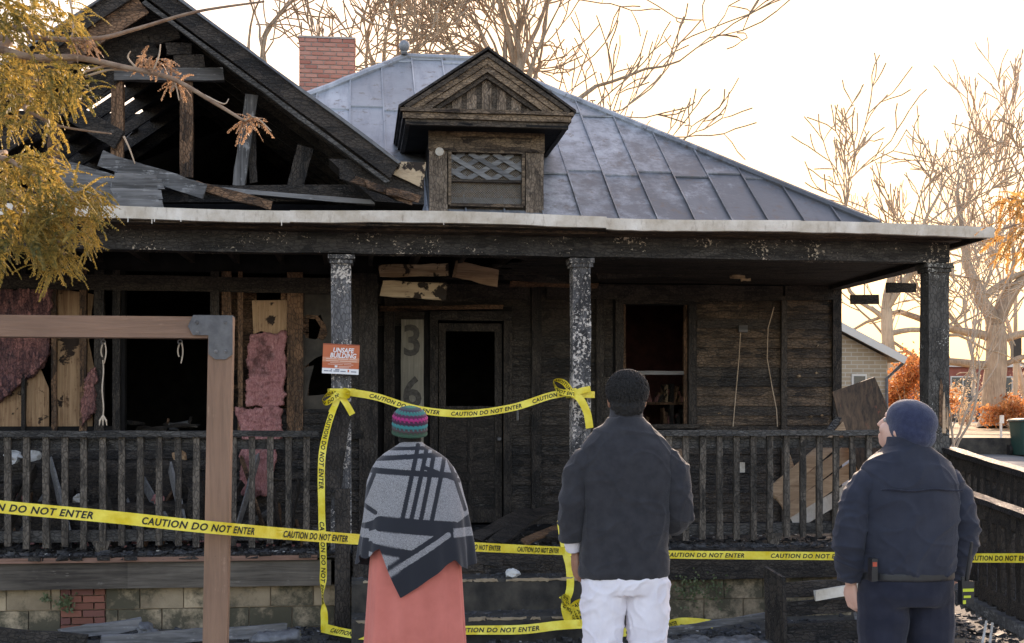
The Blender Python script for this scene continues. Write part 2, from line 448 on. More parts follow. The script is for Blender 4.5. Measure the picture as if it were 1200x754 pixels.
props(sheet('lawn', [5 + 2 * i for i in range(60)], [27.0 + i for i in range(6)] + [34, 38, 44, 52, 60], M['lawn'], .012), kind='structure')
props(sheet('road', [-100 + 20 * i for i in range(30)], [62, 66, 70, 74], M['asphalt'], .02), kind='structure')
props(sheet('path', [-30, -10] + [-6 + .7 * i for i in range(26)] + [14, 30], [2.5, 4, 5, 6, 7, 7.6], M['path'], .008), kind='structure')

# ------------------------------------------------------------------ the house
FY, BY, LY = 12.45, 15.18, 14.2          # column line, wall with the door, wall of the left wing
DZ = .34                                  # porch floor
HX0, HX1 = -7.0, WX(985, BY)              # house from end to end
house = thing('burned_house', (0, 16, -.36), 'fire-gutted one-storey wooden house with charred porch and grey metal roof', 'house')

def char(ax): return M['char' + ax]
# -- foundation: tan blocks, a patch of brick, dark skirt boards
found = G().box(-7, HX1 + .05, 12.30, 12.55, -.75, .02).out('foundation', M['mortar_tan'], house)
bx0 = WX(71, 12.27); bx1 = WX(124, 12.27)
bw, bh = .40, .20
def blk(x0, x1, z0, z1):
    g = G(); c = .008
    g.box(x0 + .006, x1 - .006, 12.275 + R.uniform(-.004, .004), 12.40, z0 + .005, z1 - .005); g.rough(.003)
    g.out('block', M['block_mossy'] if x0 > 1.5 or z0 < -.3 or R.random() < .3 else M['block'], found)
for r in range(3):
    z1 = .03 - r * bh; z0 = z1 - bh
    x = -6.4 - (r % 2) * bw / 2
    while x < HX1:
        a, b = x, x + bw
        stepx = (WX(405, 12.2), WX(770, 12.2))
        for (p, q) in ((a, min(b, bx0)), (max(a, bx1), b)):
            if q - p > .05 and not (p > stepx[0] and q < stepx[1]): blk(p, min(q, HX1 + .06), z0, z1)
        x += bw
bme = G().box(-.095, .095, -.05, .05, -.028, .028).rough(.002)
fb_mesh = None
def brick(parent, x, y, z, rot, me, name='brick'):
    o = bpy.data.objects.new(name, me); o.location = (x, y, z); o.rotation_euler = (0, 0, rot)
    return put(o, parent)
me_f = bpy.data.meshes.new('brick'); me_f.from_pydata([tuple(v) for v in bme.V], [], bme.F); me_f.materials.append(M['brickf'])
for r in range(9):
    z = .0 - r * .067
    off = (0 if r % 2 else -.1)
    for i in range(3):
        xa = bx0 + off + i * .205; xb = xa + .19
        xa = max(xa, bx0 + .006); xb = min(xb, bx1 - .006)
        if xb - xa < .04: continue
        o = brick(found, (xa + xb) / 2, 12.30 + R.uniform(-.004, .004), z, 0, me_f); o.scale.x = (xb - xa) / .19
# -- skirt boards and the reddish trim under the deck
skx = [(-7, WX(150, 12.2)), (WX(150, 12.2), WX(388, 12.2))]
for (a, b) in skx:
    G().bar((a, 12.2, .155), (b, 12.2, .155), .24, .04, n=6, jit=.002).out('skirt_board', M['skirt'], house)
G().bar((-7, 12.17, .305), (WX(372, 12.2), 12.17, .305), .045, .06, n=8, jit=.002).out('deck_trim', M['trim'], house)
for (a, b, mm) in ((WX(692, 12.2), WX(880, 12.2), 'charX'), (WX(880, 12.2), HX1, 'charX')):
    G().bar((a, 12.2, .155), (b, 12.2, .155), .24, .04, n=6, jit=.004).out('skirt_board', M[mm], house)
G().bar((WX(692, 12.2), 12.17, .305), (HX1 + .1, 12.17, .305), .05, .06, n=8, jit=.004).out('deck_trim', M['charX'], house)
# -- deck
deck = G().box(-7, HX1, 12.22, BY, .26, .30).out('deck', M['black'], house)
x = -7.0
while x < HX1:
    if not (R.random() < .06 and 0.1 < x < 2):
        G().bar((x + .06, 12.14 + R.uniform(-.02, .02), .32), (x + .06, BY, .32), .112, .035, up=(1, 0, 0), n=4, jit=.003, rag=.02).out('deck_board', M['charY'], deck)
    x += .122
# -- steps
sx0, sx1 = WX(412, 11.9), WX(700, 11.9)
for i, (z1, y0) in enumerate(((.13, 11.72), (-.16, 11.30))):
    g = G()
    n = 14
    V = []; 
    for k in range(n + 1):
        xx = sx0 - .0 + (sx1 - sx0) * k / n
        j = lambda s=.012: R.uniform(-s, s)
        V += [(xx, y0 + j(), -.6), (xx, y0 + j(.006), z1 - .03 + j(.006)), (xx, y0 + .02 + j(), z1 + j(.004)), (xx, 12.3, z1 + j(.003))]
    F = []
    for k in range(n):
        for q in range(3):
            a = k * 4 + q; F.append((a, a + 4, a + 5, a + 1))
    F += [(0, 1, 2, 3), tuple(n * 4 + q for q in (3, 2, 1, 0))]
    g.add(V, F); st = g.out('step', M['concrete'], house)
    # worn ochre edge of the tread
    for k in range(18):
        a = R.uniform(sx0 + .05, sx1 - .3)
        L = R.uniform(.05, .28)
        G().bar((a, y0 + .004, z1 - .012 + R.uniform(-.006, .006)), (a + L, y0 + .004, z1 - .012 + R.uniform(-.006, .006)), R.uniform(.01, .03), .02, n=6, jit=.005, rag=.02).out('worn_edge', M['mortar_tan'], st)
# charred riser under the deck edge
G().bar((sx0, 12.13, .22), (sx1, 12.13, .22), .20, .04, n=12, jit=.01).out('deck_riser', M['charX'], house)
for k in range(16):
    a = R.uniform(sx0, sx1 - .2); L = R.uniform(.1, .35)
    G().bar((a, 12.105, R.uniform(.15, .29)), (a + L, 12.105, R.uniform(.15, .29)), .05, .02, n=3, jit=.012).out('riser_shard', M['charX'], house)
# cheek post left of the steps, running down from the first column
G().box(WX(392, 11.9), WX(410, 11.9), 12.0, 12.2, -.5, .95).rough(.004).out('stair_post', M['charZ'], house)
G().bar((WX(425, 11.9), 11.98, -.5), (WX(425, 11.9), 11.98, .42), .17, .05, up=(1, 0, 0), n=5, jit=.006).out('stair_post', M['charZ'], house)

# -- columns
def column(px, w, d, mname, z1=3.19):
    X = WX(px, FY); m = M[mname]
    g = G(); n = 9
    rings = []
    for i in range(n + 1):
        z = DZ + (z1 - .10 - DZ) * i / n; s = 1 - .04 * i / n
        for (a, b) in ((-1, -1), (1, -1), (1, 1), (-1, 1)):
            rings.append((X + a * w / 2 * s + R.uniform(-.004, .004), FY + b * d / 2 * s + R.uniform(-.004, .004), z))
    F = []
    for i in range(n):
        for j in range(4):
            a = i * 4 + j; b = i * 4 + (j + 1) % 4; F.append((a, b, b + 4, a + 4))
    F += [(3, 2, 1, 0), tuple(n * 4 + j for j in range(4))]
    g.add(rings, F)
    c = g.out('column', m, house)
    e = .03
    G().box(X - w / 2 - e, X + w / 2 + e, FY - d / 2 - e, FY + d / 2 + e, z1 - .06, z1 - .012).rough(.006).out('capital', m, c)
    G().box(X - w / 2 - e * .5, X + w / 2 + e * .5, FY - d / 2 - e * .5, FY + d / 2 + e * .5, z1 - .10, z1 - .065).rough(.005).out('necking', m, c)
    return c
column(-95, .2, .2, 'columndark')
column(400, .195, .195, 'column')
column(680, .185, .185, 'column')
cr = column(1095, .225, .21, 'columndark')
cr['label'] = 'corner column burnt through to bare wood low down'
# bare wood where the corner column has burnt away
X = WX(1095, FY)
for (a, b, z0, z1) in ((.0, .035, 1.50, 2.02), (.03, .065, 1.43, 1.88), (.06, .10, 1.48, 1.72)):
    G().prism([(X + a, z0 + R.uniform(0, .05)), (X + b, z0 + R.uniform(-.03, .03)), (X + b - .006, z1 - .08), (X + (a + b) / 2, z1), (X + a + .004, z1 - .16)], FY - .118 - a * .05, FY - .1).rough(.006).out('bare_patch', M['brownZ'] if a == 0 else M['pine'], cr)

# -- beams, cornice, flashing
def zbeam(px, py): return WZ(px, py, FY)
GX0, GX1 = -7.0, X + .10
for (a, b) in ((-7, WX(225, FY)), (WX(225, FY), WX(685, FY)), (WX(685, FY), GX1)):
    G().bar((a, FY - .03, 3.285), (b, FY - .03, 3.285), .20, .20, n=14, jit=.006).out('porch_beam', M['beam'], house)
G().bar((X, FY + .12, 3.285), (X, BY - .05, 3.285), .20, .18, n=6, jit=.005).out('porch_beam', M['charY'], house)
G().bar((-7, 12.30, 3.405), (GX1 + .04, 12.30, 3.405), .045, .30, n=22, jit=.007).out('cornice', M['cornice'], house)
EX1 = WX(1165, 11.9)
for (a, b, dz) in ((-7, -1.2, 0), (-1.2, 2.4, .006), (2.4, 4.6, -.004), (4.6, EX1 - .08, 0)):
    G().bar((a, 12.04, 3.43 + dz), (b, 12.04, 3.43 + dz), .07, .16, n=10, jit=.006, rag=.01).out('crown_moulding', M['cornice'], house)
for (a, b, dz) in ((-7, -.6, 0), (-.6, 2.35, .004), (2.35, 4.25, -.008), (4.25, EX1, -.014)):
    g = G(); n = 16; V = []; F = []
    for i in range(n + 1):
        xx = a + (b - a) * i / n; s = .012 * math.sin(xx * 1.7) - .012 * max(0, xx - 1) / 5
        w = R.uniform(-.004, .004)
        V += [(xx, 11.90, 3.415 + s + dz + w), (xx, 11.885, 3.52 + s + dz), (xx, 12.3, 3.575 + s + dz), (xx, 11.93, 3.41 + s + dz + w)]
    for i in range(n):
        q = i * 4
        for (c, d) in ((0, 1), (1, 2), (3, 0)): F.append((q + c, q + d, q + d + 4, q + c + 4))
    g.add([Vector(v) for v in V], F); g.out('eave_flashing', M['flash'], house)
# soffit and the low roof over the porch
soff = G().box(-7, EX1 - .03, 11.95, 12.9, 3.44, 3.465).out('soffit', M['black'], house)
for i in range(6):
    G().bar((-7, 12.0 + .145 * i, 3.432), (EX1 - .05, 12.0 + .145 * i, 3.432), .135, .02, up=(0, 1, 0), n=12, jit=.003).out('soffit_board', M['charX'], soff)
g = G()
V = [(-7, 11.93, 3.50), (EX1 - .02, 11.93, 3.48), (EX1 - .02, 15.3, 3.93), (-7, 15.3, 3.95)]
g.add(V + [Vector(v) - Vector((0, 0, .03)) for v in V], [(0, 1, 2, 3), (7, 6, 5, 4), (0, 4, 5, 1), (1, 5, 6, 2), (2, 6, 7, 3), (3, 7, 4, 0)])
g.out('porch_roof', M['charX'], house)
G().bar((EX1 - .06, 11.97, 3.43), (EX1 - .06, 15.2, 3.43), .12, .04, n=6, jit=.006).out('cornice', M['charY'], house)
# porch ceiling: boards still up on the right, bare joists on the left
ceil = part_empty('porch_ceiling', house)
for i in range(19):
    y = 12.62 + i * .136
    if y > BY - .05: break
    a = 1.6 + R.uniform(-.6, .5)
    G().bar((a, y, 3.245), (HX1 - .02, y, 3.245), .128, .018, up=(0, 1, 0), n=8, jit=.003, rag=.05).out('ceiling_board', M['charX'], ceil)
for i in range(16):
    x = -5.6 + i * .48
    if x < 1.9: G().bar((x, 12.55, 3.33), (x, BY, 3.37), .13, .05, n=4, jit=.006).out('joist', M['charY'], ceil)
for (px0, py0, px1, py1, Y, w, mm) in ((446, 318, 523, 316, 13.6, .13, 'yellowed'), (446, 338, 521, 342, 13.6, .17, 'yellowed'), (534, 315, 583, 327, 13.8, .18, 'pine'),
                                     (447, 362, 590, 360, 15.0, .05, 'brownX'), (590, 322, 690, 330, 14.4, .10, 'charX'), (600, 333, 700, 335, 14.8, .06, 'brownX'), (700, 322, 800, 318, 14.2, .1, 'charX')):
    G().bar(W(px0, py0, Y), W(px1, py1, Y), w, .02, n=5, jit=.008, rag=.03).out('hanging_board', M[mm], ceil)

# -- wall with the door
def wall(name, x0, x1, z0, z1, Y, th, holes, m):
    xs = sorted({x0, x1, *[h[0] for h in holes], *[h[1] for h in holes]}); g = G()
    for a, b in zip(xs[:-1], xs[1:]):
        zs = [(z0, z1)]
        for h in holes:
            if h[0] <= a + 1e-6 and h[1] >= b - 1e-6:
                zs = [s for (p, q) in zs for s in ((p, min(q, h[2])), (max(p, h[3]), q)) if s[1] - s[0] > 1e-4]
        for (p, q) in zs: g.box(a, b, Y, Y + th, p, q)
    return g.out(name, m, house)
CX = WX(437, BY)                                     # inner corner with the left wing
door = (WX(513, BY), WX(590, BY), DZ, WZ(550, 376, BY))
win = (WX(730, BY), WX(806, BY), WZ(760, 497, BY), WZ(760, 357, BY))
w1 = wall('front_wall', CX, HX1, DZ - .3, 3.9, BY, .16, [door, win], M['black'])
def siding(parent, x0, x1, z0, z1, Y, skip, mats, ex=.118):
    z = z0
    while z < z1:
        zz = min(z + ex, z1)
        cuts = [(x0, x1)]
        for h in skip:
            if h[2] < zz and h[3] > z:
                cuts = [s for (p, q) in cuts for s in ((p, min(q, h[0])), (max(p, h[1]), q)) if s[1] - s[0] > .02]
        for (p, q) in cuts:
            n = max(2, min(8, int((q - p) / .25))); V = []; F = []
            for i in range(n + 1):
                xx = p + (q - p) * i / n; j = lambda s=.004: R.uniform(-s, s)
                V += [(xx, Y, z + .0), (xx, Y - .026 + j(), z + j(.003)), (xx, Y - .024 + j(), z + .012 + j(.003)), (xx, Y - .006 + j(.002), zz + .004)]
            for i in range(n):
                for c in range(3):
                    a = i * 4 + c; F.append((a, a + 4, a + 5, a + 1))
            F += [(0, 1, 2, 3), tuple(n * 4 + c for c in (3, 2, 1, 0))]
            mesh('siding_board', V, F, M['sideB'] if p > 4.0 and R.random() < .75 else R.choice(mats), parent)
        z += ex
tr = .11
board = (WX(468, BY), WX(498, BY), WZ(480, 545, BY), WZ(480, 372, BY))
sk = [(door[0] - .16, door[1] + .10, DZ, door[3] + .14), (win[0] - .13, win[1] + .11, win[2] - .09, win[3] + .12), (CX, door[0], DZ, 2.6)]
siding(w1, CX + .02, HX1 - .10, DZ, 3.22, BY, sk, [M['sideX'], M['sideX'], M['charX']])
def casing(h, parent, m, wd=.10, sill=True, proud=.045):
    G().bar((h[0] - wd / 2, BY - proud / 2, h[2]), (h[0] - wd / 2, BY - proud / 2, h[3] + .002), wd, proud, up=(1, 0, 0), n=6, jit=.003).out('casing', M['charZ'], parent)
    G().bar((h[1] + wd / 2, BY - proud / 2, h[2]), (h[1] + wd / 2, BY - proud / 2, h[3] + .002), wd, proud, up=(1, 0, 0), n=6, jit=.003).out('casing', M['charZ'], parent)
    G().bar((h[0] - wd, BY - proud * .6, h[3] + .055), (h[1] + wd, BY - proud * .6, h[3] + .055), .11, proud * 1.25, n=6, jit=.003).out('head_casing', M['charX'], parent)
    if sill: G().bar((h[0] - wd - .02, BY - .05, h[2] - .03), (h[1] + wd + .02, BY - .05, h[2] - .03), .05, .10, n=6, jit=.004).out('sill', M['charX'], parent)
wi = part_empty('window', house)
casing(win, wi, None)
zr = WZ(760, 437, BY)
G().bar((win[0], BY + .05, zr), (win[1], BY + .05, zr), .045, .04, n=5, jit=.003).out('meeting_rail', M['greyX'], wi)
for xx in (win[0] + .02, win[1] - .02):
    G().bar((xx, BY + .05, win[2]), (xx, BY + .05, win[3]), .045, .05, up=(1, 0, 0), n=5, jit=.003).out('sash_stile', M['brownZ'], wi)
dr = part_empty('door', house)
casing(door, dr, None, .095, False)
z0d, z1d = DZ + .02, door[3] - .03; zg0 = WZ(550, 476, BY); zg1 = WZ(550, 388, BY)
dx0, dx1 = door[0] + .015, door[1] - .015
dm = M['charZ']
for (a, b) in ((dx0, dx0 + .085), (dx1 - .085, dx1)):
    G().box(a, b, BY + .03, BY + .075, z0d, z1d).rough(.003).out('stile', dm, dr)
for (a, b) in ((z0d, z0d + .15), (zg0 - .09, zg0), (zg1, z1d), (z0d + .50, z0d + .58)):
    G().box(dx0 + .085, dx1 - .085, BY + .032, BY + .073, a, b).rough(.003).out('door_rail', dm, dr)
G().box(dx0 + .085, dx1 - .085, BY + .05, BY + .06, z0d + .15, zg0 - .09).out('door_panel', M['charX'], dr)
G().box((dx0 + dx1) / 2 - .035, (dx0 + dx1) / 2 + .035, BY + .035, BY + .07, z0d + .15, zg0 - .09).rough(.003).out('mullion', dm, dr)
G().bar((door[1] + .012, BY - .01, DZ + .02), (door[1] + .012, BY - .01, 1.58), .022, .02, up=(1, 0, 0), n=5, jit=.003).out('jamb_strip', M['pine'], dr)
G().tube([(dx1 - .04, BY + .03, 1.36), (dx1 - .04, BY - .01, 1.36), (dx1 - .04, BY - .035, 1.36), (dx1 - .04, BY - .05, 1.36)], [.012, .012, .028, .018], 10).out('handle', M['steel'], dr)
G().box(WX(606, BY) - .012, WX(606, BY) + .012, BY - .045, BY - .03, 1.58, 1.71).out('doorbell', M['greyZ'], house)
# panel with the house number
nb = G().bar((WX(483, BY), BY - .035, WZ(483, 545, BY)), (WX(483, BY), BY - .035, WZ(483, 375, BY)), .265, .05, up=(1, 0, 0), n=7, jit=.003).out('number_panel', wood('sooty cream panel', 'Z', (.16, .14, .11), (.34, .31, .25), (.45, .42, .35), .05, char=False, rough=.8), house)
def text_mesh(s, size, shear=0, bold=0.0, spacing=1.0, align='LEFT'):
    c = bpy.data.curves.new('t', 'FONT'); c.body = s; c.size = size; c.shear = shear; c.offset = bold; c.space_character = spacing
    c.align_x = align; c.resolution_u = 3
    o = bpy.data.objects.new('t', c); COL.objects.link(o)
    dg = bpy.context.evaluated_depsgraph_get(); dg.update()
    me = bpy.data.meshes.new_from_object(o.evaluated_get(dg))
    V = [Vector(v.co) for v in me.vertices]; F = [tuple(p.vertices) for p in me.polygons]
    bpy.data.objects.remove(o); bpy.data.curves.remove(c); bpy.data.meshes.remove(me)
    return V, F
for ch, py in (('3', 416), ('6', 477)):
    V, F = text_mesh(ch, .50, 0, .012, 1, 'CENTER')
    base = W(483, py, BY - .064)
    n = len(V)
    VV = [base + Vector((v.x * .92, -.004, v.y)) for v in V]
    mesh('numeral', VV, F, plain('sooty metal numeral ' + ch, (.05, .043, .036), (.11, .095, .08), 30, .6), nb)
# pilasters and corner boards
for (px, w, zt, mm) in ((628, .12, 3.2, 'charZ'), (456, .12, 3.2, 'charZ'), (917, .07, 3.1, 'greyZ'), (979, .11, 3.22, 'charZ'), (702, .09, 3.2, 'charZ')):
    xx = WX(px, BY)
    G().bar((xx, BY - .045, DZ), (xx, BY - .045, zt), w, .05, up=(1, 0, 0), n=9, jit=.004).out('corner_board', M[mm] if px != 917 else M['sideZ'], house)
# frieze under the ceiling, sagging soot-black boards
for i, (a, b, z) in enumerate(((WX(440, BY), WX(620, BY), 3.1), (WX(640, BY), WX(915, BY), 3.12), (WX(918, BY), WX(982, BY), 3.14))):
    G().bar((a, BY - .055, z), (b, BY - .055, z + .01), .18, .03, n=6, jit=.006).out('frieze_board', M['charX'], house)
# loose wires on the wall
for pts in (((868, 386), (866, 420), (862, 465), (859, 500)), ((907, 360), (900, 385), (899, 420), (905, 455), (910, 480), (911, 500))):
    G().tube([W(a, b, BY - .05 - .02 * math.sin(i * 2.)) for i, (a, b) in enumerate(pts)], .006, 5).out('wire', M['twig'], house)
G().box(WX(864, BY), WX(874, BY), BY - .07, BY - .025, WZ(869, 390, BY), WZ(869, 382, BY)).rough(.006).out('socket_box', M['greyX'], house)
for (px, py, s) in ((936, 441, .05), (957, 437, .03), (958, 405, .025), (950, 488, .04), (963, 487, .03), (843, 484, .03), (935, 340, .03)):
    p = W(px, py, BY - .03); s *= .6; G().ball(p, s, .008, s * .5, 7, 5).rough(.007).out('plaster_scrap', M['yellowed'], house)
for (px, py, s) in ((855, 325, .09), (868, 328, .06)):
    p = W(px, py, 13.7); G().bar(p, p + Vector((s * 2, .02, .01)), .03, .01, n=3, jit=.012).out('hanging_scrap', M['yellowed'], house)

# -- left wing wall: burnt open, studs, plaster and insulation
lwin = (WX(146, LY), WX(246, LY), WZ(190, 507, LY), WZ(190, 318, LY))
LCX = WX(437, LY)
lholes = [lwin, (WX(-40, LY), WX(140, LY), WZ(0, 500, LY), WZ(0, 335, LY)), (WX(254, LY), WX(425, LY), WZ(300, 482, LY), WZ(300, 320, LY))]
w2 = wall('front_wall', HX0, LCX, DZ - .3, 3.95, LY, .14, lholes, M['black'])
siding(w2, HX0, LCX, DZ, WZ(190, 507, LY) - .02, LY, [], [M['charX'], M['sideX']])
siding(w2, WX(300, LY), LCX, WZ(300, 507, LY) - .02, WZ(300, 480, LY), LY, [], [M['charX']])
# return wall between the two planes
wr = G().box(LCX - .16, LCX, LY + .14, BY + .16, DZ - .3, 3.95).out('return_wall', M['charZ'], house)
G().bar((LCX - .05, LY - .03, DZ), (LCX - .05, LY - .03, 3.2), .2, .06, up=(1, 0, 0), n=9, jit=.004).out('corner_board', M['charZ'], house)
stud = [(117, 'charZ', .10), (137, 'charZ', .08), (64, 'brownZ', .05), (98, 'brownZ', .07), (28, 'charZ', .04), (252, 'charZ', .09), (266, 'brownZ', .10), (282, 'brownZ', .05), (346, 'brownZ', .17), (416, 'charZ', .12), (-20, 'charZ', .05)]
for (px, mm, w) in stud:
    xx = WX(px, LY)
    G().bar((xx, LY - .01 + .0, 1.42), (xx, LY - .01, 3.2), w, .07, up=(1, 0, 0), n=8, jit=.005).out('stud', M[mm], w2)
for i in range(14):     # lath behind the brown studs
    z = WZ(340, 340 + i * 11, LY + .1)
    G().bar((WX(330, LY + .1), LY + .10, z), (WX(362, LY + .1), LY + .10, z), .09, .015, n=3, jit=.004).out('lath', M['brownX'], w2)
for i in range(9):
    z = WZ(300, 500 - i * 20, LY + .2)
    G().bar((WX(250, LY + .1), LY + .16, z), (WX(300, LY + .1), LY + .16, z), .20, .015, n=3, jit=.004).out('sheathing_board', M['brownX'], w2)
G().bar((HX0, LY - .03, 3.06), (LCX, LY - .03, 3.06), .16, .05, n=10, jit=.008).out('frieze_board', M['charX'], w2)
G().bar((HX0, LY - .045, WZ(190, 510, LY)), (LCX - .1, LY - .045, WZ(190, 510, LY)), .08, .07, n=10, jit=.008).out('sill', M['charX'], w2)
# panels: tan plywood and dark plaster with holes
def panel(px, Y, m, name, parent, th=.012, jit=.004):
    """a sheet with the outline given in photograph spots on the plane Y"""
    pts = [W(a, b, Y) for a, b in px]
    return G().prism([(p.x + R.uniform(-jit, jit), p.z + R.uniform(-jit, jit)) for p in pts], Y, Y + th).out(name, m, parent)
panel([(-60, 505), (57, 505), (57, 455), (42, 420), (20, 440), (0, 455), (-60, 460)], LY + .07, M['ply'], 'plywood_sheet', w2)
panel([(66, 505), (108, 505), (110, 430), (104, 400), (110, 345), (68, 338), (62, 420)], LY + .08, M['ply'], 'plywood_sheet', w2)
panel([(295, 352), (336, 352), (336, 388), (320, 392), (306, 388), (297, 392)], LY + .02, M['ply'], 'plywood_sheet', w2)
panel([(297, 335), (334, 335), (334, 339), (297, 339)], LY + .02, M['brownX'], 'plywood_sheet', w2)
panel([(329, 339), (335, 339), (335, 352), (329, 352)], LY + .021, M['brownX'], 'plywood_sheet', w2)
dark = plain('sooty plaster', (.035, .03, .024), (.085, .07, .055), 4, .85, bump=.4, bscale=25)
for poly in ([(354, 330), (416, 330), (416, 368), (376, 368), (368, 374), (358, 372), (354, 380)], [(354, 380), (358, 396), (370, 398), (380, 392), (378, 376), (376, 368), (416, 368), (416, 412), (388, 412), (370, 420), (354, 432)],
             [(354, 432), (368, 428), (362, 450), (360, 464), (385, 462), (396, 440), (398, 412), (416, 412), (416, 484), (354, 484)]):
    panel(poly, LY + .03, dark, 'plaster_sheet', w2)
for poly in ([(354, 372), (360, 369), (372, 370), (381, 380), (384, 392), (378, 400), (372, 396), (376, 384), (370, 374), (362, 374), (358, 392), (354, 390)],):
    panel(poly, LY + .024, M['brownX'], 'burnt_edge', w2, .006)

# -- rooms behind the openings: floor, ceiling, back and cross walls, all sooted
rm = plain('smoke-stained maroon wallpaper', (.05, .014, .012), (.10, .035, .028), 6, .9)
rooms = part_empty('interior', house)
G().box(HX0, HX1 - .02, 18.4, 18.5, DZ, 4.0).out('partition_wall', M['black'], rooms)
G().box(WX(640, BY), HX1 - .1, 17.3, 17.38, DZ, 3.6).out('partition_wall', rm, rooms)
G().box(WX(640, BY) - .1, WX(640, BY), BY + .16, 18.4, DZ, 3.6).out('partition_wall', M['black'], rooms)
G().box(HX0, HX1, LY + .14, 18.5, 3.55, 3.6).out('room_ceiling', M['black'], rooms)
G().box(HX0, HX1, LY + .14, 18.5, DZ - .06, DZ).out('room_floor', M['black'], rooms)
G().box(HX1 - .16, HX1, BY + .16, 23.8, DZ - .7, 3.95).out('side_wall', M['sideY'], house)
G().box(HX0, HX0 + .16, LY + .14, 23.8, DZ - .7, 3.95).out('side_wall', M['sideY'], house)
G().box(HX0, HX1, 23.8, 23.96, DZ - .7, 3.95).out('rear_wall', M['sideX'], house)
# leftovers of furniture in the right-hand room
G().bar((WX(765, 16.2), 16.2, 1.30), (WX(812, 16.2), 16.2, 1.32), .55, .04, up=(0, 1, 0), n=3, jit=.01).out('burnt_table_top', M['brownX'], rooms)
for px in (768, 808):
    G().bar((WX(px, 16.2), 16.2, DZ), (WX(px, 16.2), 16.2, 1.29), .06, .06, up=(1, 0, 0), n=3, jit=.006).out('burnt_table_leg', M['brownZ'], rooms)
sh = part_empty('burnt_bookcase', rooms)
for px in (748, 784, 820): G().bar((WX(px, 16.3), 16.3, DZ), (WX(px, 16.3), 16.3, 2.05), .05, .34, up=(1, 0, 0), n=4, jit=.006).out('upright', M['charZ'], rooms)
for z in (1.18, 1.50, 1.80):
    G().bar((WX(748, 16.3), 16.3, z), (WX(820, 16.3), 16.3, z), .03, .34, n=5, jit=.005).out('shelf', M['brownX'], rooms)
    for i in range(15):
        xx = R.uniform(WX(751, 16.3), WX(817, 16.3)); h = R.uniform(.06, .24); w = R.uniform(.02, .06); tl = R.uniform(-.06, .06)
        G().bar((xx, 16.25, z + .015), (xx + tl, 16.25, z + .015 + h), w, .16, up=(1, 0, 0), n=2, jit=.006).out('burnt_book', R.choice([M['brownZ'], M['insul_dark'], M['charZ'], M['insul_dark'], M['yellowed'], M['brownZ']]), rooms)
bpy.data.objects.remove(sh)
# a burnt cabinet under the left window with boards fallen on it
G().box(WX(150, 14.8), WX(243, 14.8), 14.55, 15.2, DZ, 1.46).rough(.01).out('burnt_cabinet', M['charX'], rooms)
for i in range(9):
    p = Vector((R.uniform(WX(152, 14.8), WX(238, 14.8)), R.uniform(14.6, 15.1), 1.475 + .012 * i)); q = p + Vector((R.uniform(-.4, .4), R.uniform(-.2, .2), R.uniform(-.0, .05)))
    G().bar(p, q, R.uniform(.04, .1), .02, up=(0, 1, R.uniform(0, .6)), n=4, jit=.01).out('room_debris', R.choice([M['greyX'], M['charX'], M['brownX'], M['charX']]), rooms)

# -- railings
def railing(x0, x1, parent_name='porch_railing', posts=(), mat='rail', lean=()):
    r = part_empty(parent_name, house)
    zt = WZ(600, 508, FY)
    G().bar((x0, FY - .04, zt), (x1, FY - .04, zt), .055, .12, n=12, jit=.005).out('top_rail', M['railX'], r)
    G().bar((x0, FY + .0, zt - .10), (x1, FY + .0, zt - .10), .10, .04, n=8, jit=.004).out('upper_rail', M['railX'], r)
    G().bar((x0, FY + .0, DZ + .16), (x1, FY + .0, DZ + .16), .11, .04, n=8, jit=.004).out('lower_rail', M['railX'], r)
    xx = x0 + .09; i = 0
    while xx < x1 - .04:
        dx = R.uniform(-.006, .006) + (lean[i] if i < len(lean) else 0)
        G().bar((xx + dx, FY - .05, DZ + .06 + R.uniform(-.02, .02)), (xx, FY - .05, zt - .03), .058, .042, up=(1, 0, 0), n=5, jit=.003).out('baluster', M[mat], r)
        xx += .172; i += 1
    return r
railing(-5.2, WX(374, FY), lean=[0] * 29 + [-.06, -.09, 0])
railing(WX(692, FY), WX(1082, FY))
# little kick blocks under the rails
for px in (120, 905):
    xx = WX(px, FY); G().prism([(xx - .09, DZ + .12), (xx + .09, DZ + .12), (xx + .04, DZ), (xx - .04, DZ)], FY - .06, FY - .02).out('rail_block', M['rail'], house)
# charred slab still hanging on the first column
p0, p1 = W(402, 470, 12.315), W(386, 576, 12.315)
G().bar(p0, p1, .20, .05, up=(1, 0, 0), n=7, jit=.012, rag=.02).out('hanging_slab', M['charZ'], house)

# -- ramp with two railings on the right of the porch
def slope_rail(a0, a1, h, rx, name):
    r = part_empty(name, house); d = (a1 - a0)
    G().bar(a0 - d.normalized() * .0, a1, .05, .14, n=8, jit=.004).out('top_rail', M['railglossy'], r)
    dn = Vector((0, 0, -1))
    G().bar(a0 + dn * .10, a1 + dn * .10, .13, .04, n=6, jit=.003).out('upper_rail', M['charX'], r)
    G().bar(a0 + dn * (h - .1), a1 + dn * (h - .1), .12, .04, n=6, jit=.003).out('lower_rail', M['charX'], r)
    L = d.length; k = int(L / .15)
    for i in range(k):
        p = a0 + d * ((i + .5) / k)
        G().bar(p + dn * h, p + dn * .04, .075, .04, up=d, n=4, jit=.003).out('baluster', M['charZ'], r)
    return r
A0, A1 = T(1111, 527, 13.0), T(1238, 566, 10.6)
slope_rail(A0, A1, .95, 0, 'ramp_railing')
B0, B1 = T(1126, 577, 11.6), T(1240, 617, 10.0)
slope_rail(B0, B1, .90, 0, 'ramp_railing')
g = G(); n = Vector((0, 0, -.90))
q = [A0 + n + Vector((0, 0, 0)), A1 + n, A1 + n + Vector((-.9, -.35, -.1)), A0 + n + Vector((-.95, -.4, 0))]
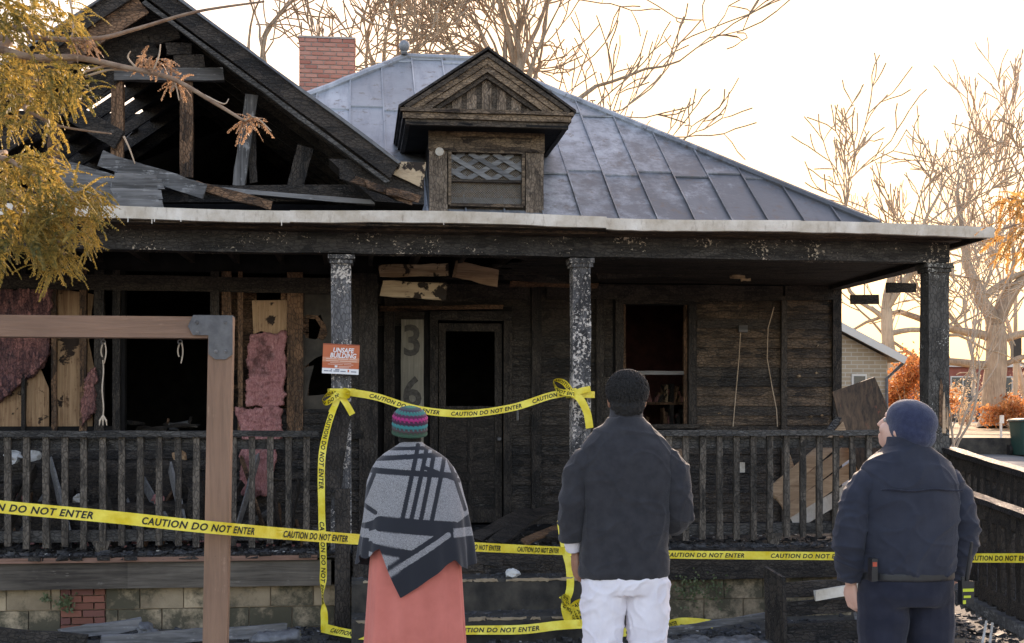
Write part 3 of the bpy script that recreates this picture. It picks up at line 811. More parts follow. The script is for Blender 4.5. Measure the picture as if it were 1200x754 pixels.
def slab(name, q, th, m):
    q = [Vector(v) for v in q]; G().add(q + [v - Vector((0, 0, th)) for v in q], [(0, 1, 2, 3), (7, 6, 5, 4), (0, 4, 5, 1), (1, 5, 6, 2), (2, 6, 7, 3), (3, 7, 4, 0)]).out(name, m, house)
bb = Vector((0, 0, -.93))
G().bar(B0 + bb, B1 + bb, .09, .16, n=8, jit=.006).out('ramp_kerb', M['greyX'], house)
ramp = part_empty('ramp', house)
for i in range(16):
    a = (i + .5) / 16
    pa = A0.lerp(A1, a) + Vector((0, 0, -.98)); pb = B0.lerp(B1, a) + Vector((0, 0, -.98))
    pb.z = min(pb.z, pa.z)
    G().bar(pa, pb, .16, .03, up=(A1 - A0), n=2, jit=.004).out('ramp_board', M['greyY'], ramp)
# ------------------------------------------------------------------ roofs
EZ, EY = 3.93, 14.86                       # main eave
d_ = 4.46; RY = EY + d_; RZ = 7.02; SL = (RZ - EZ) / d_
RX0, RX1 = .74, 1.84
CX0, CX1 = RX0 - d_, RX1 + d_
roof = part_empty('main_roof', house)
def rz(y): return EZ + SL * (y - EY)

def clip(poly, a, b, c):      # keep a*x+b*y<=c
    out = []
    for i in range(len(poly)):
        p, q = poly[i], poly[(i + 1) % len(poly)]
        dp, dq = a * p[0] + b * p[1] - c, a * q[0] + b * q[1] - c
        if dp <= 0: out.append(p)
        if dp * dq < 0:
            t = dp / (dp - dq); out.append((p[0] + t * (q[0] - p[0]), p[1] + t * (q[1] - p[1])))
    return out
VAL = (-.722, -SL, EZ - SL * EY - 6.12 + .722 * 2.13 - .0)      # nothing of this slope runs on under the wing's roof
# pans of the front slope: seams every 45 cm, cross joints staggered by column pairs
fp = clip(clip(clip([(CX0, EY), (CX1, EY), (CX1, RY), (CX0, RY)], 1, 1, CX1 + EY), -1, 1, EY - CX0), *VAL)
mesh('roof_deck', [(x, y, rz(y) - .05) for x, y in fp], [tuple(range(len(fp)))], M['black'], roof)
pw = .455; xx = CX0
seams = []
k = 0
while xx < CX1:
    ys = [EY]; y = EY + (1.05 if k % 2 else 1.15)
    while y < RY: ys.append(y); y += 1.62
    ys.append(RY)
    for a, b in zip(ys[:-1], ys[1:]):
        poly = [(xx, a), (xx + pw, a), (xx + pw, b), (xx, b)]
        poly = clip(poly, 1, 1, CX1 + EY); poly = clip(poly, -1, 1, EY - CX0); poly = clip(poly, *VAL) if len(poly) > 2 else poly
        if len(poly) < 3: continue
        h = R.uniform(0, .006)
        V = [(px, py, rz(py) + .006 + h + .022 * (1 if py == a and a > EY else 0)) for px, py in poly]
        n = len(V)
        V2 = [(px, py, z - .02) for px, py, z in V]
        mesh('roof_pan', V + V2, [tuple(range(n)), tuple(range(2 * n - 1, n - 1, -1))] + [(i, i + n, (i + 1) % n + n, (i + 1) % n) for i in range(n)], M['roof'], roof)
    xs = xx
    ye = min(RY, EY + min(xs - CX0, CX1 - xs)); ys0 = max(EY, (VAL[2] - VAL[0] * xs) / VAL[1])
    if ye > ys0 + .1:
        G().bar((xs, ys0, rz(ys0) + .02), (xs, ye, rz(ye) + .02), .035, .018, n=6, jit=.003).out('standing_seam', M['roof'], roof)
    xx += pw; k += 1
# the other slopes, whole sheets with seams
V = [(CX1, EY, EZ), (CX1, EY + 2 * d_, EZ), (RX1, RY, RZ)]
mesh('roof_sheet', [(x + .0, y, z + .012) for x, y, z in V], [(0, 1, 2)], M['roof'], roof)
V = [(CX0, EY + 2 * d_, EZ), (CX0, EY, EZ), (RX0, RY, RZ)]
mesh('roof_sheet', [(x, y, z + .012) for x, y, z in V], [(0, 1, 2)], M['roof'], roof)
V = [(CX1, EY + 2 * d_, EZ), (CX0, EY + 2 * d_, EZ), (RX0, RY, RZ), (RX1, RY, RZ)]
mesh('roof_sheet', [(x, y, z + .012) for x, y, z in V], [(0, 1, 2, 3)], M['roof'], roof)
def cap(p, q, name='hip_cap'):
    G().tube([Vector(p).lerp(Vector(q), i / 8) + Vector((0, 0, .02 + R.uniform(-.006, .006))) for i in range(9)], .055, 8).out(name, M['roof'], roof)
cap((RX0, RY, RZ), (RX1, RY, RZ), 'ridge_cap'); cap((CX1, EY, EZ), (RX1, RY, RZ)); cap((RX0 - (RY - 17.9), 17.9, rz(17.9)), (RX0, RY, RZ))
cap((CX1, EY + 2 * d_, EZ), (RX1, RY, RZ)); cap((CX0, EY + 2 * d_, EZ), (RX0, RY, RZ))
g = G(); g.tube([(RX0 - .02, RY - .1, RZ + .03), (RX0 - .02, RY - .1, RZ + .1), (RX0 - .02, RY - .1, RZ + .13)], [.05, .05, .02], 10)
g.ball((RX0 - .02, RY - .12, RZ + .15), .085, .085, .085); g.out('finial', M['roof'], roof, True)

# -- chimney, brick by brick
cy0 = 20.9; cx0, cx1 = WX(350, cy0), WX(416, cy0); czt = WZ(380, 45, cy0)
cw = cx1 - cx0; nb_ = 4; bl = cw / 4.5
ch = G().box(cx0 + .012, cx1 - .012, cy0 + .012, cy0 + cw - .012, 4.2, czt - .01).out('chimney', M['mortar'], house)
def brick_me(l):
    b = G().box(-l / 2 + .008, l / 2 - .008, -.05, .05, -.0265, .0265); b.rough(.0015)
    me = bpy.data.meshes.new('brick'); me.from_pydata([tuple(v) for v in b.V], [], b.F); me.materials.append(M['brick']); return me
bms = [brick_me(bl) for _ in range(4)]; bhs = [brick_me(bl / 2) for _ in range(2)]
row = .072
for r in range(20):
    z = czt - .035 - r * row
    for side in range(2):
        fx = cx0 + (0 if (r + side) % 2 else bl / 2)
        first_half = (r + side) % 2 == 0
        seq = ([bl / 2] + [bl] * 4) if first_half else ([bl] * 4 + [bl / 2])
        p = 0
        for l in seq:
            me = R.choice(bms if l == bl else bhs)
            if side == 0: brick(ch, cx0 + p + l / 2, cy0 + .05 - .006 + R.uniform(-.003, .003), z, 0, me)
            elif r < 14: brick(ch, cx1 - .05 + .006 + R.uniform(-.003, .003), cy0 + p + l / 2 + .09, z, PI / 2, me)
            p += l
G().box(cx0 - .01, cx1 + .01, cy0 - .01, cy0 + cw + .01, czt, czt + .03).rough(.004).out('chimney_cap', M['mortar'], ch)

# -- dormer
DY = 15.02; dx0, dx1 = WX(505, DY), WX(635, DY); dzb = 3.9; dzt = WZ(570, 150, DY)
dorm = part_empty('dormer', house)
vx0, vx1 = WX(527, DY), WX(613, DY); vz0, vz1 = WZ(570, 241, DY), WZ(570, 178, DY)
g = G()
for (a, b, c, d) in ((dx0, vx0, dzb, dzt), (vx1, dx1, dzb, dzt), (vx0, vx1, vz1, dzt), (vx0, vx1, dzb, vz0)): g.box(a, b, DY + .03, DY + .12, c, d)
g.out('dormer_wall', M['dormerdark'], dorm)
for (a, b) in ((dx0 - .02, vx0 - .03), (vx1 + .03, dx1 + .02)):
    G().bar(((a + b) / 2, DY + .01, dzb), ((a + b) / 2, DY + .01, dzt - .28), b - a, .05, up=(1, 0, 0), n=8, jit=.004).out('pilaster', M['dormerZ'], dorm)
G().bar((dx0 - .03, DY + .0, dzt - .20), (dx1 + .03, DY + .0, dzt - .20), .17, .06, n=8, jit=.004).out('architrave', M['dormer'], dorm)
G().bar((dx0 - .03, DY + .0, dzt - .06), (dx1 + .03, DY + .0, dzt - .06), .11, .05, n=8, jit=.004).out('frieze_board', M['dormer'], dorm)
fr = .035
for (p, q, up) in (((vx0, DY - .0, vz0), (vx0, DY - .0, vz1), (1, 0, 0)), ((vx1, DY, vz0), (vx1, DY, vz1), (1, 0, 0)), ((vx0, DY, vz1), (vx1, DY, vz1), (0, 0, 1)), ((vx0, DY, vz0), (vx1, DY, vz0), (0, 0, 1))):
    G().bar(p, q, .035, .055, up=up, n=4, jit=.002).out('vent_frame', M['dormer'], dorm)
# lattice vent: carved diamonds above, wire mesh below
zm = WZ(570, 212, DY)
G().bar((vx0, DY + .02, zm), (vx1, DY + .02, zm), .03, .03, n=4).out('vent_bar', M['dormerdark'], dorm)
slat = wood('grey lattice', 'X', (.10, .096, .095), (.26, .25, .24), None, 0, char=False)
nx = 3; sw = (vx1 - vx0) / nx; sh = (vz1 - zm) / 2
for j in range(-2, nx + 2):
    for s in (1, -1):
        p = Vector((vx0 + j * sw + (0 if s > 0 else sw * 2) - sw * .3, DY + .03 + .006 * s, zm + .015)); q = p + Vector((s * sw * 2 * .95, 0, 2 * sh - .03))
        # cut to the vent's width
        for (lim, side) in ((vx0, 0), (vx1, 1)):
            if side == 0:
                if p.x < lim and q.x > lim: p = p.lerp(q, (lim - p.x) / (q.x - p.x))
                elif q.x < lim and p.x > lim: q = q.lerp(p, (lim - q.x) / (p.x - q.x))
            else:
                if q.x > lim and p.x < lim: q = q.lerp(p, (q.x - lim) / (q.x - p.x))
                elif p.x > lim and q.x < lim: p = p.lerp(q, (p.x - lim) / (p.x - q.x))
        if (q - p).length > .08 and vx0 - .01 <= min(p.x, q.x) and max(p.x, q.x) <= vx1 + .01:
            G().bar(p, q, .055, .012, n=2, jit=.002).out('lattice_slat', slat, dorm)
wire = plain('rusty wire mesh', (.22, .17, .12), (.30, .27, .24), 40, .6, .3)
g = G(); s = .028
for i in range(int((vx1 - vx0 + (vz1 - vz0)) / s)):
    c = vx0 + i * s
    for sg in (1, -1):
        a = (vx0 + i * s - (vz1 - vz0)) if sg > 0 else (vx0 + i * s)
        b = a + sg * (vz1 - vz0) * .999
        p = Vector((a, DY + .065 + .001 * sg, vz0)); q = Vector((b, DY + .065 + .001 * sg, vz1))
        if sg < 0: q = Vector((a - (vz1 - vz0), p.y, vz1))
        lo, hi = (p, q) if p.x < q.x else (q, p)
        if hi.x < vx0 or lo.x > vx1: continue
        if lo.x < vx0: lo = lo.lerp(hi, (vx0 - lo.x) / (hi.x - lo.x))
        if hi.x > vx1: hi = hi.lerp(lo, (hi.x - vx1) / (hi.x - lo.x))
        if (hi - lo).length > .02: g.bar(lo, hi, .005, .003)
o = g.out('wire_mesh', wire, dorm); o['kind'] = 'stuff'
G().box(vx0, vx1, DY + .30, DY + .32, vz0, vz1).out('vent_back', M['brownX'], dorm)
# disc nailed to the left pilaster
p = W(515, 178, DY - .02); G().tube([p, p - Vector((0, .012, 0)), p - Vector((0, .02, 0))], [.05, .05, .01], 16).out('disc', M['flash'], dorm)
# cheeks, cornice, pediment and roof
PY = 14.62; px0, px1 = WX(470, PY), WX(672, PY); pz0 = WZ(570, 147, PY); pz1 = WZ(570, 125, PY); ppz = WZ(568, 60, PY); pcx = (px0 + px1) / 2
yb = EY + (pz0 - EZ) / SL
for (xa, xb) in ((dx0, dx0 + .05), (dx1 - .05, dx1)):
    G().prism([(0, 0)] * 0 or [(xa, dzb), (xb, dzb), (xb, dzt), (xa, dzt)], DY + .12, yb).out('cheek_wall', M['charX'], dorm)
G().box(px0 + .05, px1 - .05, PY + .05, yb + .2, pz0 + .005, pz0 + .03).out('soffit', M['black'], dorm)
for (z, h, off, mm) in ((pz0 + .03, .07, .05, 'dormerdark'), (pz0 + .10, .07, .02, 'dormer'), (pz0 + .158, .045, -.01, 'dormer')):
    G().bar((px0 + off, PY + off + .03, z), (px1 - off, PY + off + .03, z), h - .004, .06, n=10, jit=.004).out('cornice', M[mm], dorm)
    for (xe, sg) in ((px0 + off, 1), (px1 - off, -1)):
        G().bar((xe + sg * .028, PY + off + .06, z), (xe + sg * .028, yb + .3, z), h - .004, .055, n=5, jit=.004).out('cornice', M['charY'], dorm)
ct = pz0 + .185
sl2 = (ppz - ct) / (pcx - px0)
# tympanum set back, raking mouldings, roof
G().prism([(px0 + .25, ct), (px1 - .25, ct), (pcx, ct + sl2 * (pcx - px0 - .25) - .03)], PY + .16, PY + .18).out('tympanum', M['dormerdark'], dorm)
for (xe, sg) in ((px0, 1), (px1, -1)):
    e = Vector((xe, PY + .03, ct + .0)); pk = Vector((pcx, PY + .03, ppz))
    dn = (pk - e).normalized(); nr = Vector((-dn.z * sg, 0, dn.x * sg)); nr = nr if nr.z > 0 else -nr
    for (off, w, y, mm) in ((-.03, .05, 0, 'dormerdark'), (-.085, .065, .03, 'dormer'), (-.155, .07, .05, 'dormer'), (-.215, .05, .09, 'dormerdark')):
        st = (-off) / max(.15, abs(dn.z)) * .9
        G().bar(e + nr * off + Vector((0, y, 0)) + dn * st * .75, pk + nr * off + Vector((0, y, 0)) + dn * (off * .35), w - .003, .07, up=nr, n=8, jit=.004).out('raking_cornice', M[mm], dorm)
    ybk = EY + (ppz - EZ) / SL
    a, b = e + Vector((-.03 * sg, -.05, -.015)), pk + Vector((0, -.05, .02))
    c = Vector((pcx, ybk + .1, ppz + .02)); d = Vector((xe - .03 * sg, EY + (ct - EZ) / SL + .05, ct - .015))
    up = Vector((0, 0, .03))
    V = [a, b, c, d, a + up, b + up, c + up, d + up]
    mesh('dormer_roof', V, [(0, 1, 2, 3), (7, 6, 5, 4), (0, 4, 5, 1), (1, 5, 6, 2), (2, 6, 7, 3), (3, 7, 4, 0)], M['charX'], dorm)
# upright boards of the tympanum
for i in range(9):
    x = px0 + .3 + i * (px1 - px0 - .6) / 8
    zt = ct + sl2 * (pcx - px0 - .25 - abs(x - pcx)) - .07
    if zt > ct + .04: G().bar((x, PY + .15, ct), (x, PY + .15, zt), .11, .014, up=(1, 0, 0), n=3, jit=.003).out('tympanum_board', M['dormerZ'], dorm)

# -- burnt-out gable of the left wing
GY_ = 13.72; GRX, GRZ = -2.13, 6.12; gs = .722
gab = part_empty('gable_wing', house)
def gzr(x): return GRZ - gs * abs(x - GRX)
GE = .45                                   # x of the right eave
# barge boards and the lighter strip along their lower edge
OY = 13.28
def rake(x0, x1, off, w, y, t, m, name, n=8, jit=.006):
    sg = 1 if x1 > x0 else -1
    a = Vector((x0, y, gzr(x0) - off)); b = Vector((x1, y, gzr(x1) - off))
    return G().bar(a, b, w, t, n=n, jit=jit, rag=.02).out(name, m, gab)
rake(GRX, GE - .05, .12, .20, OY, .05, M['charX'], 'barge_board')
rake(GRX, GE - .12, .30, .045, OY + .02, .06, M['railX'], 'barge_strip')
rake(GRX, -4.9, .10, .16, OY, .05, M['charX'], 'barge_board')
rake(GRX - .02, -3.3, .31, .20, OY + .05, .04, M['brownX'], 'barge_strip')
rake(GRX, GE, .02, .03, OY - .04, .06, M['steel'], 'roof_edge')
rake(GRX, -4.9, .02, .03, OY - .04, .06, M['steel'], 'roof_edge')
# roof boards: the right slope is nearly whole, the left one has burnt gaps
y = OY + .05; i = 0
while y < 20.5:
    a = Vector((GRX, y + .09, GRZ - .03)); b = Vector((GE, y + .09, gzr(GE) - .03))
    if y > 14.2 or True: G().bar(a, b, .19, .025, up=(0, 1, 0), n=5, jit=.004).out('roof_board', M['charX'], gab)
    y += .18
x = GRX; 
for i in range(20):                       # left slope: boards along Y, some gone
    x0 = GRX - .16 * i
    if i in (4, 5, 6, 9): 
        G().bar((x0 - .07, OY, gzr(x0 - .07) - .03), (x0 - .07, R.uniform(14.0, 14.5), gzr(x0 - .07) - .03), .20, .025, up=(1, 0, gs), n=6, jit=.006, rag=.1).out('roof_board', M['charY'], gab)
        G().bar((x0 - .07, R.uniform(17.6, 18.3), gzr(x0 - .07) - .03), (x0 - .07, 20.4, gzr(x0 - .07) - .03), .20, .025, up=(1, 0, gs), n=4, jit=.006, rag=.1).out('roof_board', M['charY'], gab)
        continue
    G().bar((x0 - .07, OY, gzr(x0 - .07) - .03), (x0 - .07, 20.4, gzr(x0 - .07) - .03), .215, .025, up=(1, 0, gs), n=6, jit=.006, rag=.08).out('roof_board', M['charY'], gab)
for j in range(9):                        # rafters
    y = 14.1 + j * .62
    for xe in (GE - .1, -4.7):
        rr = Vector((GRX, y, GRZ - .13)); e = Vector((xe, y, gzr(xe) - .13))
        G().bar(rr, e, .14, .05, n=6, jit=.006).out('rafter', M['charX'], gab)
# framing in the gable plane
def post(p, q, w, t, m, name='gable_post', Y=GY_, n=6, jit=.006, rag=.01):
    a, b = W(*p, Y), W(*q, Y); d = b - a
    up = (1, 0, 0) if abs(d.z) > abs(d.x) else (0, 0, 1)
    return G().bar(a, b, w, t, up=up, n=n, jit=jit, rag=rag).out(name, M[m], gab)
post((138, 92), (138, 188), .12, .09, 'brownZ'); post((219, 95), (219, 208), .13, .09, 'brownZ')
post((64, 150), (64, 190), .12, .09, 'brownZ'); post((295, 112), (280, 218), .13, .09, 'greyZ'); post((295, 150), (297, 215), .08, .08, 'charZ', Y=GY_ + .1)
post((346, 220), (358, 172), .17, .06, 'charZ')
post((134, 88), (262, 88), .13, .09, 'greyX', 'collar_beam', GY_ - .06)
post((195, 58), (224, 58), .12, .05, 'charX', 'gable_board', GY_ - .08); post((205, 74), (240, 72), .14, .05, 'charX', 'gable_board', GY_ - .07)
post((180, 5), (195, 50), .30, .03, 'charX', 'gable_board', GY_ - .05)
for (a, b, w) in (((175, 12), (120, 70), .34), ((178, 50), (90, 112), .28), ((165, 40), (110, 85), .2)):
    post(a, b, w, .03, 'charX', 'gable_board', GY_ - .04 - .02 * w)
post((60, 205), (470, 232), .02, .02, 'charX', 'gable_board')
post((-60, 232), (470, 226), .17, .10, 'charX', 'gable_plate', GY_ - .02)
post((170, 215), (440, 238), .05, .06, 'greyX', 'gable_board', GY_ - .14)
post((85, 132), (140, 165), .20, .04, 'charX', 'gable_board', GY_ - .1)
post((0, 120), (90, 75), .3, .05, 'charX', 'gable_board', GY_ + .2)
post((0, 170), (95, 105), .22, .05, 'charX', 'gable_board', GY_ - .02)
# the fallen grey boards lying against the plate
post((118, 186), (240, 225), .15, .03, 'greyX', 'fallen_board', 13.2, 7, .01); post((230, 218), (318, 241), .09, .03, 'brownX', 'fallen_board', 13.25, 7, .01)
for i in range(5):
    a = W(60 + i * 4, 193 + i * 11, 13.0 - .06 * i); b = W(140 + i * 12, 215 + i * 6, 13.0 - .06 * i)
    G().bar(a, b, .13, .025, n=5, jit=.012, rag=.06).out('fallen_board', M['greyX'], gab)
for i in range(6):
    a = W(132, 208 + i * 6, 12.75 - .05 * i); b = W(188 + R.uniform(-4, 6), 211 + i * 6, 12.75 - .05 * i)
    G().bar(a, b, .09, .025, n=5, jit=.006, rag=.03).out('fallen_board', M['greyX'], gab)
# dark attic behind
G().box(-5, .2, 19.0, 19.1, 3.6, 6.0).out('attic_wall', M['black'], gab)
G().box(-5.2, GE - .1, 13.8, 19, 3.62, 3.66).out('attic_floor', M['black'], gab)
G().box(GE - .2, GE - .15, 14.0, 16.2, 3.62, 4.2).out('attic_wall', M['black'], gab)
# burnt box end of the gable eave with its scorched pale patch
a = W(398, 190, 13.6); b = W(500, 190, 13.9)
q = [W(385, 186, 13.3), W(497, 192, 13.6), W(497, 240, 13.6), W(440, 236, 13.4)]
G().add(q + [v + Vector((.0, .5, 0)) for v in q], [(0, 1, 2, 3), (7, 6, 5, 4), (0, 4, 5, 1), (1, 5, 6, 2), (2, 6, 7, 3), (3, 7, 4, 0)]).out('eave_box', M['charX'], gab)
q = [W(458, 190, 13.47), W(499, 191, 13.58), W(496, 222, 13.58), W(480, 214, 13.53), W(460, 205, 13.48)]
q = [v + Vector((0, -.03, 0)) for v in q]
mesh('scorched_patch', q + [v + Vector((0, .015, 0)) for v in q], [(0, 1, 2, 3, 4), (9, 8, 7, 6, 5)] + [(i, i + 5, (i + 1) % 5 + 5, (i + 1) % 5) for i in range(5)], M['yellowed'], gab)
for i in range(5):
    a = W(400 + i * 14, 205 + i * 5, 13.2); b = W(470 + i * 5, 232 + R.uniform(-4, 4), 13.3)
    G().bar(a, b, .07, .02, n=4, jit=.01, rag=.04).out('fallen_board', M[R.choice(['charX', 'brownX'])], gab)
# drips of melted flashing
for px in (150, 178, 181, 212, 330, 520, 640):
    p = W(px, 255, 11.9); G().bar(p, p - Vector((0, 0, R.uniform(.03, .08))), .008, .006, up=(1, 0, 0)).out('drip', M['flash'], house)
# ------------------------------------------------------------------ things on and around the porch
def rubble(name, n, area, m, smin, smax, label, cat, zf, squash=.7):
    g = G()
    for i in range(n):
        x, y = area(); s = R.uniform(smin, smax) * (R.random() ** 1.2 + .25)
        z = zf(x, y)
        rt = Matrix.Rotation(R.uniform(0, 6.28), 3, 'Z') @ Matrix.Rotation(R.uniform(-.5, .5), 3, 'X')
        a, b, c = R.uniform(.5, 1.3), R.uniform(.35, .8), R.uniform(.2, .6) * squash
        n0 = len(g.V)
        for (u, v, w) in ((-1, -1, 0), (1, -1, 0), (1, 1, 0), (-1, 1, 0), (-1, -1, 1), (1, -1, 1), (1, 1, 1), (-1, 1, 1)):
            k = R.uniform(.55, 1.1)
            g.V.append(Vector((x, y, z)) + rt @ Vector((u * a * s * k, v * b * s * k, (w * 2 - .5) * c * s * k)))
        g.F += [tuple(n0 + i for i in f) for f in ((0, 3, 2, 1), (4, 5, 6, 7), (0, 1, 5, 4), (1, 2, 6, 5), (2, 3, 7, 6), (3, 0, 4, 7))]
    o = g.out(name, m); return props(o, label, cat, None, 'stuff')
XR = lambda a, b: R.uniform(a, b)
rubble('porch_rubble', 3400, lambda: (XR(-5.5, 5.8), 12.2 + abs(R.gauss(0, .45)) if R.random() < .7 else XR(12.2, 15)), M['rubble'], .012, .05, 'black charred rubble strewn over the porch floor', 'rubble', lambda x, y: DZ)
rubble('porch_crumbs', 260, lambda: (XR(-5.5, 5.8), XR(12.2, 14)), M['rubble_light'], .008, .025, 'pale crumbs of plaster among the porch rubble', 'crumbs', lambda x, y: DZ)
def gsp():
    while True:
        x, y = XR(-5, 8.5), XR(10.2, 12.25)
        if not (sx0 - .1 < x < sx1 and y > 11.25): return x, y
rubble('ground_rubble', 5200, gsp, M['rubble'], .012, .055, 'dark burnt rubble covering the ground before the house', 'rubble', gz)
rubble('ground_crumbs', 420, gsp, M['rubble_light'], .006, .022, 'pale crumbs scattered over the ground before the house', 'crumbs', gz)
rubble('step_rubble', 420, lambda: (XR(sx0, sx1), R.choice([XR(11.3, 11.7), XR(11.74, 12.15)])), M['rubble'], .008, .03, 'black grit lying on the porch steps', 'rubble', lambda x, y: .13 if y > 11.72 else -.16)
rubble('insulation_crumbs', 160, lambda: (XR(-4, -.6), XR(12.7, 14)), M['insul'], .02, .07, 'pink insulation shreds behind the porch railing', 'insulation', lambda x, y: DZ + XR(0, .12))

def loose(name, p, q, w, t, m, label, cat='plank', group=None, up=(0, 0, 1), n=6, jit=.01, rag=.04):
    o = G().bar(p, q, w, t, up=up, n=n, jit=jit, rag=rag).out(name, M[m]); return props(o, label, cat, group)
# heap of burnt boards inside the left railing
hg = 'burnt boards heaped behind the railing'
HL = {'charX': 'coal-black board in the heap behind the porch railing beside the stair post', 'brownX': 'scorched brown board in the heap behind the porch railing beside the stair post', 'greyX': 'ash-grey board in the heap behind the porch railing beside the stair post', 'sideX': 'sooty brownish siding board in the heap behind the porch railing'}
for i in range(34):
    px = R.uniform(-10, 365)
    p = Vector((WX(px, 13.1), R.uniform(12.75, 13.3), DZ + .04)); q = Vector((p.x + R.uniform(-.5, .5), R.uniform(13.6, 14.05), DZ + R.choice([.06, .1, .3, .5, .75]) + R.uniform(0, .1)))
    loose('burnt_board', p, q, R.uniform(.05, .15), .025, mm_ := R.choice(['charX', 'charX', 'brownX', 'greyX', 'charX', 'sideX']), HL[mm_], 'board', hg, n=4)
sf = thing('burnt_sofa', (WX(110, 13.7), 13.7, DZ), 'burnt-out sofa hulk behind the porch railing under the dark window', 'sofa')
fx0, fx1 = WX(25, 13.7), WX(225, 13.7)
def hulk(x0, x1, y0, y1, z0, z1, name, seed):
    me = blended(G().box(x0, x1, y0, y1, z0, z1), .03, 3, lambda v: .035 * mnoise.fractal(v * 6 + Vector((seed, 0, 0)), 1, 2, 4)); me.materials.append(M['charX']); me.name = name
    put(bpy.data.objects.new(name, me), sf)
hulk(fx0, fx1, 13.35, 13.95, DZ + .02, .74, 'seat', 1); hulk(fx0, fx1, 13.85, 14.08, DZ + .05, 1.16, 'backrest', 2); hulk(fx0 - .16, fx0 + .02, 13.35, 14.05, DZ + .02, .95, 'armrest', 3); hulk(fx1 - .02, fx1 + .16, 13.35, 14.05, DZ + .02, .95, 'armrest', 4)
for (px, zt, Y, s, mm, lab) in ((38, 1.16, 13.96, .10, 'rubble_light', 'pale plaster lump on the burnt sofa back beside a larger one'), (15, 1.16, 13.96, .09, 'stone', 'crumpled pale lump at the end of the burnt sofa back'), (95, .74, 13.5, .08, 'rubble_light', 'pale lump on the burnt sofa seat'),
                              (210, 1.16, 13.96, .08, 'ply', 'tan lump on the burnt sofa back by the frame post'), (185, .74, 13.5, .07, 'insul', 'pink insulation lump on the burnt sofa seat by the frame post'), (20, .74, 13.5, .08, 'insul', 'pink insulation lump at the far end of the burnt sofa seat')):
    p = Vector((WX(px, Y), Y, zt + s * .5))
    props(G().ball(p, s, s * .6, s * .7, 8, 6).rough(s * .25).out('debris_lump', M[mm]), lab, 'debris')
# planks on the deck by the door
for i, (a, b, Ya, Yb, w, mm) in enumerate((((555, 632), (622, 598), 12.6, 13.6, .16, 'charX'), ((580, 636), (632, 600), 12.5, 13.6, .15, 'charX'), ((612, 636), (672, 612), 12.5, 13.2, .10, 'brownX'), ((600, 612), (668, 590), 13.2, 14.0, .16, 'charX'), ((640, 630), (690, 618), 12.7, 13.0, .12, 'charX'))):
    p, q = W(*a, Ya), W(*b, Yb); p.z = max(p.z, DZ + .03); q.z = max(q.z, DZ + .05)
    loose('fallen_plank', p, q, w, .03, mm, 'charred plank lying on the porch floor before the door', 'plank', 'planks before the door', up=(0, 1, .3))
for (px, py, Y, s, lab) in ((601, 664, 11.85, .062, 'pale plaster lump resting on the upper porch step'), (599, 587, 14.2, .085, 'pale flat lump lying on the porch floor by the door')):
    p = W(px, py, Y); p.z = (.13 if Y < 12 else DZ) + s * .55
    o = G().ball(p, s * 1.15, s, s * .7, 10, 7).rough(s * .16).out('plaster_lump', M['stone'], None); props(o, lab, 'debris')

# insulation
def batt(px, Y, th, m, label, seed):
    """a sagging batt with the outline of photograph spots, thick and fluffy"""
    pts = []
    for (a, b), (c, d_2) in zip(px, px[1:] + px[:1]):
        L = math.hypot(c - a, d_2 - b); k = max(1, int(L / 7))
        for i in range(k): pts.append(W(a + (c - a) * i / k + R.uniform(-2.2, 2.2), b + (d_2 - b) * i / k + R.uniform(-2.2, 2.2), Y))
    g = G(); g.prism([(p.x, p.z) for p in pts], Y, Y + th)
    def d(v): return .025 * mnoise.fractal(v * 9 + Vector((seed, 0, 0)), 1, 2, 4) + .018 * mnoise.noise(Vector((v.x * 70, v.y * 70, v.z * 35))) + .012 * mnoise.noise(v * 110)
    me = blended(g, .011, 1, d); me.materials.append(m)
    o = bpy.data.objects.new('insulation_batt', me); put(o, None); return props(o, label, 'insulation')
batt([(283, 512), (274, 478), (330, 478), (328, 512), (312, 580), (282, 580)], LY - .16, .08, M['insul'], 'pink insulation batt slumped over the railing below the tan plywood', 1)
batt([(288, 478), (292, 392), (335, 390), (333, 476)], LY - .09, .09, M['insul'], 'pink insulation batt standing in the stud bay under tan plywood', 2)
batt([(-40, 340), (60, 338), (56, 420), (38, 440), (0, 470), (-40, 470)], LY - .06, .1, M['insul_dark'], 'torn red-brown insulation hanging over the tan plywood', 3)
batt([(100, 440), (112, 430), (110, 480), (97, 500), (94, 480)], LY - .08, .08, M['insul_dark'], 'narrow charred insulation strip hanging beside the dark window', 4)

# leaning boards on the right of the porch
cr_ = thing('pine_crate_panel', W(950, 605, 13.0), 'fallen panel of bare pine boards behind the porch railing', 'panel')
for i in range(4):
    off = Vector((.0, .0, -.0))
    p = W(905 + i * 8, 578 + i * 12, 13.0); q = W(992 + i * 10, 505 + i * 18, 13.1)
    G().bar(p, q, .145, .025, n=4, jit=.004, rag=.02).out('board', M['pine'] if i < 3 else M['flash'], cr_)
G().bar(W(922, 535, 13.08), W(948, 612, 13.08), .08, .03, up=(1, 0, 0), n=3, jit=.004).out('batten', M['pine'], cr_)
def sheet_thing(name, px, Y, th, m, label, cat, lean=.0):
    pts = [W(a, b, Y) for a, b in px]; n = len(pts); zb = min(p.z for p in pts)
    V = [p + Vector((0, lean * (p.z - zb), 0)) for p in pts]; V += [v + Vector((0, th, 0)) for v in V]
    o = mesh(name, V, [tuple(range(n)), tuple(range(2 * n - 1, n - 1, -1))] + [(i, i + n, (i + 1) % n + n, (i + 1) % n) for i in range(n)], m)
    return props(o, label, cat)
sheet_thing('plywood_sheet', [(985, 459), (1037, 441), (1048, 474), (1060, 540), (1010, 560), (992, 508)], 12.85, .02, M['plywood_burnt'], 'scorched plywood sheet with red stains leaning behind the railing', 'plywood', .25)
